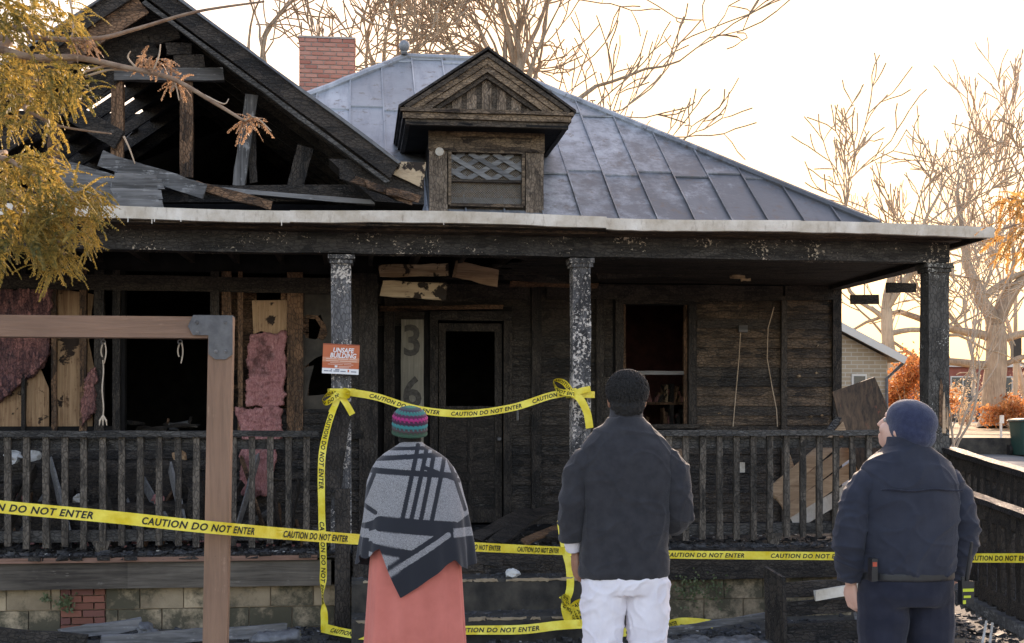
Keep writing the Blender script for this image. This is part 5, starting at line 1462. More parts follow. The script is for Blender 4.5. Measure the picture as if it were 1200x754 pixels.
g = gs_[1]; g.ball((.188, -.01, 1.40), .07, .08, .075); g.tube([(.13, -.005, 1.42), (.19, -.008, 1.40), (.222, -.01, 1.36), (.245, -.02, 1.22), (.252, -.012, 1.165), (.235, .04, 1.12), (.185, .17, 1.10), (.135, .255, 1.145)], [.05, .07, .076, .072, .07, .066, .055, .044], 20)
def fm(v):
    side = min(1, max(0, abs(v.x) - .16) * 12); low = min(1, max(0, (1.08 - v.z) * 6))
    return folds(5, 5, 2.6, .008, 3)(v) + crease(v, 1, 3.2, .006) + crease(v, 8, 5, .004, 6, -4) + side * (crease(v, 4, 7, .006, 4, 5) + folds(5, 5, 13, .005, 9)(v)) + low * folds(10, 6, 3, .006, 2)(v)
jk = mb.place(blended(g0, .0065, 8, fm), 'jacket', M['fleece'], man)
for q in gs_: mb.place(blended(q, .0065, 6, fm), 'sleeve', M['fleece'], jk)
mb.place(blended(G().loft([(0, -.01, 1.56, .105, .094), (0, -.008, 1.59, .083, .082), (.002, -.006, 1.63, .075, .078), (.003, -.004, 1.66, .076, .079)], 32), .006, 2), 'collar', M['fleece'], jk)
# white shirt cuff with dark stripes at the hanging arm
g = G(); g.tube([(-.243, .028, 1.07), (-.238, .045, 1.03), (-.232, .06, .995)], [.046, .042, .038], 20)
cf = mb.place(blended(g, .006, 2), 'cuff', M['white_cotton'], man)
for k in range(3):
    c = Vector((-.2415, .035, 1.052)).lerp(Vector((-.234, .057, 1.003)), k / 2.3)
    mb.place(blended(G().tube([c + Vector((0, 0, .004)), c - Vector((0, 0, .004))], .0465 - .0025 * k, 20), .004, 0), 'cuff_stripe', M['navy'], cf)
g = G(); g.loft([(0, 0, .80, .18, .11, 2.3), (0, 0, .85, .192, .122, 2.3), (0, 0, .93, .19, .122, 2.3), (0, 0, 1.0, .17, .11)], 32)
legs(g, .86, .098, (0, 0), (.104, .083, .068), .112)
def tro(v):
    return folds(5, 5, 6, .004, 4)(v) + crease(v, 41, 6, .007, 4, 6) + crease(v, 47, 6, .006, 4, -6) + .5 * crease(v, 52, 11, .005, 4, 2)
tr_ = mb.place(blended(g, .0065, 5, tro), 'trousers', M['white_cotton'], man)
shoes(mb, man, .105)

# --- officer in navy jacket, looking up to the left
px = T(1062, 489, 5.7); ob = Body(px.x, px.y, math.radians(3))
off = thing('person', ob.o, 'person in navy jacket and navy knit cap with a radio on the belt', 'person')
hc = Vector((-.002, .015, 1.565))
g = G(); rt = head_shape(g, hc, math.radians(40), math.radians(20), 1.04)
g.tube([(0, -.02, 1.33), (0, -.015, 1.42), (0, 0, 1.50)], [.072, .068, .064], 16)
g.loft([(0, 0, .95, .17, .12), (0, 0, 1.15, .18, .12), (0, 0, 1.32, .18, .1), (0, 0, 1.39, .1, .07)], 20)
g.tube([(-.19, 0, 1.33), (-.265, -.01, 1.1), (-.25, .03, .93), (-.235, .06, .87)], [.055, .046, .036, .028], 12)
g.tube([(.19, 0, 1.33), (.265, -.01, 1.1), (.262, .03, .93), (.25, .06, .87)], [.055, .046, .036, .028], 12)
legs(g, .87, .095, (0, 0), (.09, .065, .05))
bodyme = blended(g, .007, 4)
hg_ = G(); hand(hg_, (-.235, .06, .875), (.12, .1, -1), 1, (1, .3, 0), 1.0, .9); hand(hg_, (.25, .06, .87), (-.1, .3, -1), -1, (-1, .3, 0), 1.0, .9)
hm = blended(hg_, .0035, 2); bm = bmesh.new(); bm.from_mesh(bodyme); bm.from_mesh(hm); bm.to_mesh(bodyme); bm.free()
ob.place(bodyme, 'body', M['skin_pale'], off)
for e in (-1, 1): ob.place(blended(G().ball(hc + rt @ Vector((e * .032, .080, .008)), .012, .012, .012), .004, 0), 'eye', M['eye'], off)
g = G(); g.ball(hc + rt @ Vector((0, -.045, -.03)), .073, .058, .062, 20, 12, rt)
ob.place(blended(g, .006, 2, lambda v: .002 * mnoise.noise(v * 120)), 'hair', M['hair_brown'], off)
g = G(); g.ball(hc + rt @ Vector((0, -.022, .042)), .098, .118, .092, 26, 18, rt)
cap_rt = rt @ Matrix.Rotation(math.radians(14), 3, 'X')
g.ball(hc + rt @ Vector((0, -.038, .0)), .101, .112, .084, 26, 14, cap_rt)
bn_ = ob.place(blended(g, .006, 3, lambda v: .0015 * mnoise.noise(v * 30)), 'knit_cap', M['beanie'], off)
g = G()
g.loft([(0, 0, .915, .205, .145, 2.4), (0, 0, .94, .215, .155, 2.4), (0, -.002, 1.03, .222, .163, 2.3), (0, -.005, 1.15, .23, .158, 2.3), (0, -.008, 1.26, .235, .15, 2.3), (0, -.01, 1.33, .228, .138, 2.3), (0, -.012, 1.385, .208, .122, 2.2), (0, -.012, 1.43, .17, .105), (0, -.01, 1.46, .122, .095), (0, -.005, 1.485, .09, .088), (0, -.003, 1.50, .084, .084)], 36)
gs_ = []; g0 = g
for s, wx in ((-1, -.252), (1, .262)):
    g = G(); gs_.append(g)
    g.ball((s * .197, -.01, 1.305), .07, .08, .075); g.tube([(s * .13, -.005, 1.32), (s * .20, -.008, 1.305), (s * .235, -.01, 1.27), (s * .262, -.015, 1.13), (s * .268, -.005, 1.06), (wx, .03, .95), (wx * .965, .05, .895)], [.04, .064, .070, .070, .068, .062, .057], 20)
def fo(v):
    side = min(1, max(0, abs(v.x) - .17) * 12); low = min(1, max(0, (1.10 - v.z) * 6))
    return folds(5, 5, 3, .006, 14)(v) + crease(v, 21, 3.4, .006) + crease(v, 25, 5, .005, 6, -4) + side * (crease(v, 24, 7, .007, 4, 5) + folds(5, 5, 13, .005, 19)(v)) + low * (crease(v, 31, 7, .006, 4, 0) + folds(4, 4, 18, .005, 12)(v))
oj = ob.place(blended(g0, .0065, 8, fo), 'jacket', M['navy'], off)
for q in gs_: ob.place(blended(q, .0065, 6, fo), 'sleeve', M['navy'], oj)
ob.place(blended(G().loft([(0, -.008, 1.45, .112, .098), (0, -.008, 1.475, .096, .092), (0, -.004, 1.505, .088, .088), (0, -.002, 1.525, .087, .087)], 32), .006, 2), 'collar', M['navy'], oj)
# yoke seam across the back
pts = [Vector((x, -.1465 - .012 * (1 - (x / .2) ** 2), 1.295 + .004 * math.sin(x * 30))) for x in [-.19 + .02 * i for i in range(20)]]
ob.place(blended(G().tube(pts, .0045, 6), .003, 0), 'seam', M['navy_trousers'], oj)
g = G(); g.loft([(0, 0, .78, .20, .135, 2.3), (0, 0, .83, .212, .148, 2.3), (0, 0, .90, .208, .145, 2.3), (0, 0, .95, .195, .13)], 32)
legs(g, .83, .108, (0, 0), (.116, .095, .082), .125)
tr_ = ob.place(blended(g, .0085, 4, folds(6, 6, 10, .009, 5)), 'trousers', M['navy_trousers'], off)
bt_ = ob.place(blended(G().loft([(0, 0, .895, .213, .152, 2.3), (0, 0, .935, .211, .15, 2.3)], 40), .006, 1), 'belt', M['black_plastic'], off)
shoes(ob, off, .12)
rd = thing('radio', ob.m @ Vector((.20, -.16, .80)), 'black two-way radio with yellow labels clipped on the belt', 'radio')
def rp_(g, name, m): ob.world(g).out(name, m, rd)
rp_(G().box(.165, .222, -.185, -.15, .80, .90).rough(.002), 'body', M['black_plastic'])
rp_(G().tube([(.198, -.165, .90), (.205, -.172, .98), (.214, -.18, 1.07)], [.010, .009, .006], 8), 'antenna', M['black_plastic'])
rp_(G().tube([(.178, -.168, .90), (.178, -.168, .918)], [.009, .008], 8), 'knob', M['black_plastic'])
rp_(G().box(.168, .219, -.1875, -.1855, .855, .868), 'label_strip', M['yellow_plastic'])
rp_(G().box(.172, .205, -.1875, -.1855, .828, .838), 'label_strip', M['yellow_plastic'])
rp_(G().box(.168, .182, -.1875, -.1855, .802, .818), 'label_strip', M['yellow_plastic'])
ph = thing('belt_tool', ob.m @ Vector((-.20, -.10, .92)), 'small black holder with a red tip on the left of the belt', 'holder')
ob.world(G().box(-.225, -.20, -.13, -.09, .90, 1.0).rough(.002)).out('body', M['black_plastic'], ph)
ob.world(G().box(-.222, -.203, -.132, -.129, .965, .985)).out('tip', plain('red tip', (.4, .06, .03), rough=.5), ph)

# --- woman in plaid poncho, coral dress and striped knit hat
px = T(487, 489, 7.1); wb = Body(px.x, px.y, 0)
wom = thing('person', wb.o, 'person in grey and black plaid poncho, coral dress and colourful knit hat', 'person')
hc = Vector((-.035, .03, 1.545))
g = G(); rt = head_shape(g, hc, math.radians(8), math.radians(12), .93)
g.tube([(-.02, -.005, 1.32), (-.025, 0, 1.40), (-.03, .01, 1.47)], [.055, .05, .05], 16)
g.loft([(0, 0, .95, .15, .1), (0, 0, 1.1, .14, .1), (0, 0, 1.28, .15, .09), (0, 0, 1.36, .09, .07)], 20)
for s in (-1, 1): g.tube([(s * .15, 0, 1.30), (s * .22, .02, 1.08), (s * .18, .16, .98), (s * .10, .25, 1.02)], [.042, .036, .03, .024], 12)
legs(g, .85, .085, (0, 0), (.08, .055, .042))
bodyme = blended(g, .007, 4)
hg_ = G()
for s in (-1, 1): hand(hg_, (s * .10, .25, 1.02), (-s * .8, .5, .3), s, (0, -.2, 1), .9, .7)
hm = blended(hg_, .0035, 2); bm = bmesh.new(); bm.from_mesh(bodyme); bm.from_mesh(hm); bm.to_mesh(bodyme); bm.free()
wb.place(bodyme, 'body', M['skin_brown'], wom)
for e in (-1, 1): wb.place(blended(G().ball(hc + rt @ (Vector((e * .031, .078, .008)) * .93), .011, .011, .011), .004, 0), 'eye', M['eye'], wom)
g = G(); g.ball(hc + rt @ Vector((0, -.038, -.045)), .066, .055, .055, 20, 12, rt)
wb.place(blended(g, .006, 2, lambda v: .003 * mnoise.noise(v * 110)), 'hair', M['hair_black'], wom)
def knit_hat():
    """crocheted cap: scalloped rows of colour printed by height on the knit"""
    cols = [(.018, .15, .09), (.03, .07, .075), (.05, .03, .05), (.02, .17, .15), (.10, .02, .06), (.42, .03, .16), (.06, .02, .05), (.02, .20, .21), (.07, .045, .05), (.03, .08, .05)]
    V = []; F = []; C = []; n = 72; m = 44
    for i in range(m + 1):
        f = i / m
        if f < .62:
            th = f / .62 * PI / 2; r = math.sin(th); z = .062 + .072 * math.cos(th)
        else:
            r = 1 - .0 * (f - .62); z = .062 - (f - .62) / .38 * .085
        for j in range(n):
            a = 2 * PI * j / n
            bumpy = 1 + .016 * math.sin(f * 60) + .008 * math.sin(a * 24 + f * 90)
            V.append(hc + rt @ Vector((.098 * r * bumpy * math.cos(a), -.018 + .112 * r * bumpy * math.sin(a), z)))
            zz = f * 10.2 - .35 + .42 * abs(math.sin(a * 12)) * (1 if f > .25 else .3)
            C.append(cols[max(0, min(9, int(zz)))])
    for i in range(m):
        for j in range(n):
            p = i * n + j; q = i * n + (j + 1) % n; F.append((p, p + n, q + n, q))
    mt, nt, b = newmat('striped knit'); k = NB(nt)
    at = k.n('ShaderNodeAttribute', _attribute_name='knit'); k.link(at.outputs['Color'], b.inputs['Base Color']); b.inputs['Roughness'].default_value = .95
    k.link(k.bump(k.noise(k.coord(), 230, 3, .6), .8, .006), b.inputs['Normal'])
    me = bpy.data.meshes.new('knit_hat'); me.from_pydata([tuple(v) for v in V], [], F); me.update()
    ca = me.color_attributes.new('knit', 'FLOAT_COLOR', 'POINT')
    for i, c in enumerate(C): ca.data[i].color = (*c, 1)
    wb.place(me, 'knit_hat', mt, wom)
knit_hat()
# dress
g = G(); n = 96; V = []; F = []
zs = [1.2, 1.05, .92, .80, .65, .5, .35, .2, .1]
for i, z in enumerate(zs):
    f = i / (len(zs) - 1)
    rx = .175 + .065 * f + (.05 if z < .95 else 0); ry = .12 + .09 * f
    for j in range(n):
        a = 2 * PI * j / n
        fd = 1 + (.02 + .09 * f) * (math.sin(a * 7 + 1.3 * math.sin(a * 2)) * .6 + .4 * math.sin(a * 13 + 2)) * min(1, i / 3)
        V.append((rx * fd * math.cos(a), ry * fd * math.sin(a), z))
for i in range(len(zs) - 1):
    for j in range(n):
        p = i * n + j; q = i * n + (j + 1) % n; F.append((p, q, q + n, p + n))
me = bpy.data.meshes.new('dress'); me.from_pydata(V, [], F); me.update(); wb.place(me, 'dress', M['coral'], wom)
shoes(wb, wom, .09)
# poncho: draped cloth, its plaid woven in as two colours
PS = 1500 / 7.1
def poncho():
    nA, nR = 480, 270
    # hem height by angle; angle 0 = right, -90 deg = back (towards the camera)
    def hem(a):
        x = math.cos(a); y = math.sin(a)
        pts = [(-1.0, .86), (-.86, .84), (-.70, .885), (-.62, .90), (-.28, .635), (.0, .69), (.62, .835), (.70, .80), (.9, .775), (1.0, .80)]
        for (x0, z0), (x1, z1) in zip(pts[:-1], pts[1:]):
            if x0 <= x <= x1: zb = z0 + (z1 - z0) * (x - x0) / (x1 - x0); break
        else: zb = .8
        zf = .80 - .1 * (1 - abs(x))
        w = max(0, min(1, .5 - y * 3)); return zb * w + zf * (1 - w)
    prof = [(1.475, .058, .06), (1.46, .075, .075), (1.44, .108, .09), (1.41, .155, .105), (1.378, .195, .12), (1.33, .228, .135), (1.26, .258, .15), (1.12, .285, .17), (1.0, .302, .185), (.9, .316, .195), (.8, .325, .20), (.6, .335, .205)]
    def rad(z):
        for (z0, x0, y0), (z1, x1, y1) in zip(prof[:-1], prof[1:]):
            if z <= z0 and z >= z1:
                f = (z0 - z) / (z0 - z1); return x0 + (x1 - x0) * f, y0 + (y1 - y0) * f
        return prof[-1][1:]
    V = []; F = []; C = []
    ztop = 1.475
    for i in range(nR + 1):
        f = i / nR
        for j in range(nA):
            a = 2 * PI * j / nA; hz = hem(a)
            z = ztop + (hz - ztop) * f
            rx, ry = rad(z); low = max(0, min(1, (1.25 - z) / .45))
            fd = 1 + low * (.034 * math.sin(a * 5 + .6) + .030 * math.sin(a * 9 + 2.0 * z) + .020 * math.sin(a * 17 + 1.1 + 3 * z)) + .012 * mnoise.noise(Vector((a * 3, z * 7, 2)))
            x = rx * fd * math.cos(a); y = ry * fd * math.sin(a)
            sx = -.022 * max(0, (z - 1.1) / .35)
            V.append(Vector((x + sx, y, z)))
            # woven pattern on the back, in picture metres
            X, Z = (x + sx) , z
            C.append(plaid(X, Z, a, hz, y))
    for i in range(nR):
        for j in range(nA):
            p = i * nA + j; q = i * nA + (j + 1) % nA; F.append((p, p + nA, q + nA, q))
    me = bpy.data.meshes.new('poncho'); me.from_pydata([tuple(v) for v in V], [], F); me.update()
    ca = me.color_attributes.new('weave', 'FLOAT_COLOR', 'POINT')
    for i, c in enumerate(C): ca.data[i].color = (c, c, c, 1)
    mt, nt, b = newmat('plaid wool'); k = NB(nt)
    at = k.n('ShaderNodeAttribute', _attribute_name='weave').outputs['Fac']
    fl = k.ramp(k.noise(k.coord((1, 1, 1)), 260, 3, .7), [(.35, (.10, .10, .105)), (.65, (.36, .355, .36))])
    c = k.mix(at, (.013, .015, .021), fl)
    k.link(c, b.inputs['Base Color']); b.inputs['Roughness'].default_value = .95; b.inputs['Sheen Weight'].default_value = .2
    k.link(k.bump(k.noise(k.coord(), 300, 3, .6), .3, .004), b.inputs['Normal'])
    wb.place(me, 'poncho', mt, wom)
def seg(p, a, b):
    ax, az = a; bx, bz = b; dx, dz = bx - ax, bz - az
    t = max(0, min(1, ((p[0] - ax) * dx + (p[1] - az) * dz) / (dx * dx + dz * dz)))
    return math.hypot(p[0] - ax - t * dx, p[1] - az - t * dz)
def pc(x, y):      # spot of the enlarged back view -> metres on the back
    X = 400 + x / 2.4; Y = 440 + y / 2.4
    return ((X - 487) / PS, ZC - (Y - 489) / PS)
LINES = []
for (a, b, w) in ((( 85, 238), (300, 225), 11), ((72, 268), (318, 285), 13), ((120, 210), (290, 207), 8), ((92, 280), (60, 360), 9),
                  ((214, 200), (168, 405), 10), ((240, 200), (192, 408), 10), ((262, 205), (218, 410), 10), ((290, 225), (248, 412), 10), ((300, 240), (346, 380), 9), ((232, 262), (330, 300), 9),
                  ((60, 430), (110, 412), 20), ((110, 415), (310, 432), 34), ((310, 430), (372, 395), 12),
                  ((85, 480), (205, 502), 20), ((40, 350), (95, 385), 10)):
    LINES.append((pc(*a), pc(*b), w * 1.25 / 2 / 2.4 / PS))
def plaid(X, Z, a, hz, y):
    if y > .06: # front: plain broad checks
        return 0.0 if (Z - hz) < .10 or (math.sin(X * 40) > .55) or (math.sin(Z * 34) > .6) else 1.0
    p = (X, Z)
    # dark border above the hem with one grey stripe inside it
    tip, rgt, lft = pc(165, 620), pc(330, 515), pc(82, 470)
    d = min(seg(p, tip, rgt), seg(p, tip, lft) * 3.0 if X < tip[0] else 9)
    if X > pc(310, 0)[0] or X < pc(78, 0)[0]:
        if Z < pc(0, 455)[1]: return 0.0
        if Z > pc(0, 455)[1] and Z < pc(0, 430)[1]: return 1.0
    s1 = seg(p, pc(128, 555), pc(295, 448))
    if s1 < 8 / 2.4 / PS: return 1.0
    # below the grey diagonal everything is the dark border
    ax, az = pc(128, 555); bx, bz = pc(295, 448)
    zl = az + (bz - az) * (X - ax) / (bx - ax)
    if X > ax - .01 and Z < zl: return 0.0
    if X <= ax and seg(p, tip, lft) < .014: return 0.0
    if X > ax and Z < zl + 26 / 2.4 / PS and Z < pc(0, 440)[1]: return 0.0
    for (q, r, w) in LINES:
        if seg(p, q, r) < w: return 0.0
    return 1.0
poncho()
# ------------------------------------------------------------------ trees and background
class Tree:
    def __init__(s, seed): s.r = random.Random(seed); s.g = G(); s.t = G(); s.tips = []
    def limb(s, p, d, L, r0, depth, maxd, spread=.55, up=.15, wob=.16, kids=(2, 4), shrink=.72, trunk=False, segs=6, rmin=.006):
        rr = s.r; pts = [p.copy()]; rad = [r0]; d = d.normalized()
        for i in range(segs):
            d = (d + Vector((rr.gauss(0, wob), rr.gauss(0, wob), rr.gauss(0, wob) + up * .3))).normalized()
            pts.append(pts[-1] + d * (L / segs)); rad.append(max(rmin, r0 * (1 - .45 * (i + 1) / segs)))
        (s.t if trunk else s.g).tube(pts, rad, 9 if r0 > .12 else (6 if r0 > .04 else 4), cap=False)
        if depth >= maxd: s.tips.append(pts[-1]); return
        n = rr.randint(*kids)
        for k in range(n):
            i = segs if k == 0 else rr.randint(max(1, segs // 3), segs)
            b = pts[i]; ax = Vector((rr.gauss(0, 1), rr.gauss(0, 1), rr.gauss(0, 1))); ax = (ax - d * ax.dot(d)).normalized()
            ang = spread * rr.uniform(.5, 1.3) * (.5 if k == 0 else 1)
            nd = (d * math.cos(ang) + ax * math.sin(ang) + Vector((0, 0, up))).normalized()
            s.limb(b, nd, L * shrink * rr.uniform(.8, 1.15), rad[i] * (.82 if k == 0 else .62), depth + 1, maxd, spread, up, wob, kids, shrink, False, max(3, segs - 1), rmin)
def bare_tree(name, base, d, L, r0, maxd, label, seed, mt='bark', group=None, limbs=None, rmin=.006, **kw):
    t = Tree(seed); e = thing(name, base, label, 'tree', group)
    top = base + d * L
    if limbs is None:
        t.limb(base.copy(), d, L, r0, 0, maxd, trunk=True, rmin=rmin, **kw)
    else:
        n = 7; pts = [base + d * L * i / n + Vector((t.r.gauss(0, r0 * .12), t.r.gauss(0, r0 * .12), 0)) * (i > 0) for i in range(n + 1)]
        rad = [r0 * (1.55 if i == 0 else 1.15 if i == 1 else 1 - .03 * i) for i in range(n + 1)]
        t.t.tube(pts, rad, 14, cap=False)
        for (frac, dv, l, r) in limbs:
            t.limb(base + d * L * frac, Vector(dv), l, r, 1, maxd, rmin=rmin, **kw)
    t.t.out('trunk', M[mt], e, True)
    if t.g.V: t.g.out('branches', M['twig'] if mt == 'twig' else M[mt], e, True)
    return t, e
def GP(x, y): return Vector((x, y, gz(x, y) - .05))
# big bare tree behind the roof ridge and two slimmer ones
p = T(590, 489, 29); 
bare_tree('bare_tree', GP(p.x, p.y), Vector((.02, 0, 1)), 7.6, .26, 6, 'large bare tree behind the roof ridge with limbs fanning over the dormer', 11, limbs=[(1, (-.12, 0, 1), 2.11, .12), (1, (.22, .1, 1), 2.23, .135), (.97, (.55, -.1, .8), 2.36, .115), (.95, (-.5, .1, .95), 2.11, .09), (.93, (.95, .1, .55), 2.60, .095), (.9, (.25, .2, .8), 2.11, .085), (.98, (-.3, .1, 1), 1.98, .09), (.97, (.4, 0, 1), 2.11, .1)], rmin=.017, spread=.62, up=.08, kids=(2, 3), shrink=.84)
p = T(478, 489, 30)
bare_tree('bare_tree', GP(p.x, p.y), Vector((-.03, 0, 1)), 7.6, .14, 6, 'slim bare tree with forked stems between the brick chimney and the dormer', 21, limbs=[(1, (-.2, 0, 1), 1.98, .085), (1, (.1, 0, 1), 2.05, .09), (.95, (-.5, 0, .9), 1.86, .10), (.9, (.4, 0, .9), 1.74, .09)], rmin=.017, spread=.62, up=.08, kids=(2, 3), shrink=.84)
p = T(325, 489, 28)
bare_tree('bare_tree', GP(p.x, p.y), Vector((-.03, 0, 1)), 7.6, .10, 6, 'slender bare tree standing behind the gable beside the brick chimney', 31, limbs=[(1, (.05, 0, 1), 1.98, .08), (.95, (-.5, 0, .9), 1.86, .06), (.9, (.75, 0, .6), 1.98, .055), (.85, (.8, 0, .3), 1.61, .045)], rmin=.017, spread=.62, up=.08, kids=(2, 3), shrink=.84)
# large tree on the lawn to the right, low limb to the left
p = T(1166, 489, 52)
bare_tree('bare_tree', GP(p.x, p.y), Vector((.0, 0, 1)), 4.2, .50, 5, 'massive bare tree standing on the sunlit lawn beyond the ramp', 41, limbs=[(1, (-.42, 0, 1), 3.6, .30), (1, (.35, .1, 1), 3.8, .31), (.97, (.05, .1, 1), 3.6, .135), (.88, (-1, .1, .38), 4.0, .20), (.62, (-1, -.1, .22), 4.4, .19), (.85, (1, 0, .5), 3.6, .18), (.6, (.9, .2, .3), 3, .13)], rmin=.024, spread=.62, up=.08, kids=(2, 4), shrink=.72)
p = T(1052, 489, 46)
bare_tree('bare_tree', GP(p.x, p.y), Vector((-.1, 0, 1)), 4.5, .26, 5, 'spreading bare tree seen through the porch beyond the hanging planks', 51, limbs=[(1, (-.2, 0, 1), 3, .17), (1, (.5, 0, .8), 3, .16), (.9, (-.9, 0, .45), 3.4, .09), (.8, (.95, 0, .3), 3.2, .12), (.7, (-1, .1, .3), 3, .1)], rmin=.024, spread=.62, up=.06, kids=(2, 4), shrink=.72)
# thin saplings by the corner column
for i, (px_, t_, dx, L, lab) in enumerate(((1112, 24, .30, 4.6, 'thin bare sapling leaning right just past the corner column'), (1120, 25, .12, 4.8, 'thin upright bare sapling past the corner column'), (1106, 26, .5, 4.2, 'thin bare sapling leaning hard right behind the corner column'))):
    p = T(px_, 489, t_); bare_tree('bare_sapling', GP(p.x, p.y), Vector((dx, 0, 1)).normalized(), L * .5, .03, 4, lab, 60 + i, 'twig', None, None, .011, spread=.35, up=.2, kids=(2, 3), shrink=.7)
# faint far treetops over the eave
for i, (px_, t_, H, lab) in enumerate(((930, 85, 12.5, 'distant thin bare tree rising above the low porch eave'), (1085, 85, 15, 'tall distant bare tree above the porch eave corner'), (1140, 78, 17, 'distant bare tree crown beside the massive lawn tree'), (1210, 60, 15, 'bare distant tree beyond the wheeled bin'))):
    p = T(px_, 489, t_); bare_tree('bare_tree', GP(p.x, p.y), Vector((0, 0, 1)), H * .38, .16, 6, lab, 80 + i, 'twig', None, None, .026, spread=.4, up=.22, kids=(2, 3), shrink=.72)

def leafball(name, c, r, n, m, label, cat, seed, size=.09, stems=True):
    rr = random.Random(seed); e = thing(name, c - Vector((0, 0, r.z)), label, cat); g = G()
    cl = [Vector((rr.gauss(0, .45), rr.gauss(0, .45), rr.gauss(0, .4))) for _ in range(26)]
    for i in range(n):
        q = rr.choice(cl) + Vector((rr.gauss(0, .17), rr.gauss(0, .17), rr.gauss(0, .17)))
        p = c + Vector((q.x * r.x, q.y * r.y, q.z * r.z))
        if p.z < c.z - r.z: p.z = c.z - r.z + rr.random() * .2
        d = Vector((rr.gauss(0, 1), rr.gauss(0, 1), rr.gauss(0, 1))).normalized(); u = d.orthogonal().normalized() * size * rr.uniform(.6, 1.3); v = d.cross(u).normalized() * size * rr.uniform(.4, .8)
        g.add([p - u, p - v, p + u, p + v], [(0, 1, 2, 3)])
    g.out('foliage', m, e)
    s = G(); b = c - Vector((0, 0, r.z))
    for k in cl[:14]: s.tube([b + Vector((k.x * r.x * .2, k.y * r.y * .2, -.05)), c + Vector((k.x * r.x * .6, k.y * r.y * .6, k.z * r.z * .5 - .2 * r.z)), c + Vector((k.x * r.x, k.y * r.y, k.z * r.z))], [.03, .02, .008], 5)
    s.out('stems', M['twig'], e)
    return e
c = T(1062, 462, 36); leafball('russet_bush', c, Vector((.95, .8, 1.15)), 5200, M['leaf_red'], 'russet-leaved bush beside the neighbouring brick house', 'bush', 5, .055)
c = T(1192, 486, 50); leafball('russet_bush', c, Vector((1.5, 1, .55)), 2600, M['leaf_red'], 'low russet hedge under the parked cars beyond the lawn', 'bush', 6, .07)
M['straw'] = leaf_mat('straw twigs', [(.3, (.40, .30, .19)), (.7, (.60, .48, .34))], .4)
for i, (px_, py_, t_, rx, rz_, lab) in enumerate(((1128, 470, 58, 1.0, 1.1, 'straw-coloured winter shrub before the red brick building'), (1204, 462, 62, 1.1, 1.5, 'pale twiggy winter shrub behind and beside the massive lawn tree'))):
    c = T(px_, py_, t_); leafball('winter_shrub', c, Vector((rx, .8, rz_)), 1500, M['straw'], lab, 'shrub', 30 + i, .05)

# neighbouring tan brick house
M['tanbrick'] = None
def tb():
    m, nt, b = newmat('tan brick wall'); k = NB(nt)
    bt = k.n('ShaderNodeTexBrick', Vector=k.coord((1, 1, 1))); bt.inputs['Scale'].default_value = 1.0
    bt.inputs['Color1'].default_value = (.40, .31, .21, 1); bt.inputs['Color2'].default_value = (.33, .25, .165, 1); bt.inputs['Mortar'].default_value = (.45, .40, .33, 1)
    bt.inputs['Brick Width'].default_value = .3; bt.inputs['Row Height'].default_value = .1; bt.inputs['Mortar Size'].default_value = .012
    mp = k.n('ShaderNodeCombineXYZ'); s = k.n('ShaderNodeSeparateXYZ', Vector=k.coord()); k.link(s.outputs[0], mp.inputs[0]); k.link(s.outputs[2], mp.inputs[1]); k.link(mp.outputs[0], bt.inputs['Vector'])
    k.link(bt.outputs['Color'], b.inputs['Base Color']); b.inputs['Roughness'].default_value = .95
    return m
M['tanbrick'] = tb(); M['redbrick'] = plain('red brick far wall', (.26, .075, .05), (.33, .11, .08), 2, .95); M['pale_trim'] = plain('pale painted trim', (.6, .56, .5), rough=.6)
M['glass'] = plain('dark window glass', (.03, .04, .05), (.06, .07, .08), 1, .08, spec=.6)
M['greyroof'] = plain('grey shingles', (.16, .14, .13), (.24, .21, .19), 3, .9)
NY = 30.0; nx1 = WX(1040, NY); nx0 = nx1 - 8
nz = gz(10, NY); ev = WZ(1046, 420, NY)
nh = thing('neighbour_house', ((nx0 + nx1) / 2, NY + 4, nz), 'tan brick house with low gable roof beyond the burnt porch', 'house')
G().prism([(nx0, nz - .2), (nx1, nz - .2), (nx1, ev), ((nx0 + nx1) / 2, ev + 2.0), (nx0, ev)], NY, NY + 9).out('wall', M['tanbrick'], nh)
slope = 2.0 / 4
for s in (-1, 1):
    xm = (nx0 + nx1) / 2; xe = xm + s * 4.3; 
    q = [Vector((xm, NY - .35, ev + 2.06)), Vector((xe, NY - .35, ev + 2.06 - 4.3 * slope)), Vector((xe, NY + 9.3, ev + 2.06 - 4.3 * slope)), Vector((xm, NY + 9.3, ev + 2.06))]
    rf = G().add(q + [v + Vector((0, 0, .12)) for v in q], [(0, 1, 2, 3), (7, 6, 5, 4), (0, 4, 5, 1), (1, 5, 6, 2), (2, 6, 7, 3), (3, 7, 4, 0)]).out('roof', M['greyroof'], nh)
    G().bar(q[0] + Vector((0, -.03, .02)), q[1] + Vector((0, -.03, .02)), .18, .03, n=2).out('barge_board', M['pale_trim'], rf)
wx0, wx1, wz0, wz1 = WX(1000, NY), WX(1013, NY), WZ(1006, 460, NY), WZ(1006, 441, NY)
wn_ = G().box(wx0 - .05, wx1 + .05, NY - .04, NY - .004, wz0 - .05, wz1 + .05).out('window', M['pale_trim'], nh)
G().box(wx0, wx1, NY - .055, NY - .043, wz0, wz1).out('pane', M['glass'], wn_)
dp = [Vector((nx1 + .35, NY - .2, ev - .1)), Vector((nx1 + .2, NY - .15, ev - .25)), Vector((nx1 - .05, NY - .08, ev - .5)), Vector((nx1 - .05, NY - .08, nz))]
G().tube(dp, .04, 6).out('downpipe', M['steel'], nh)

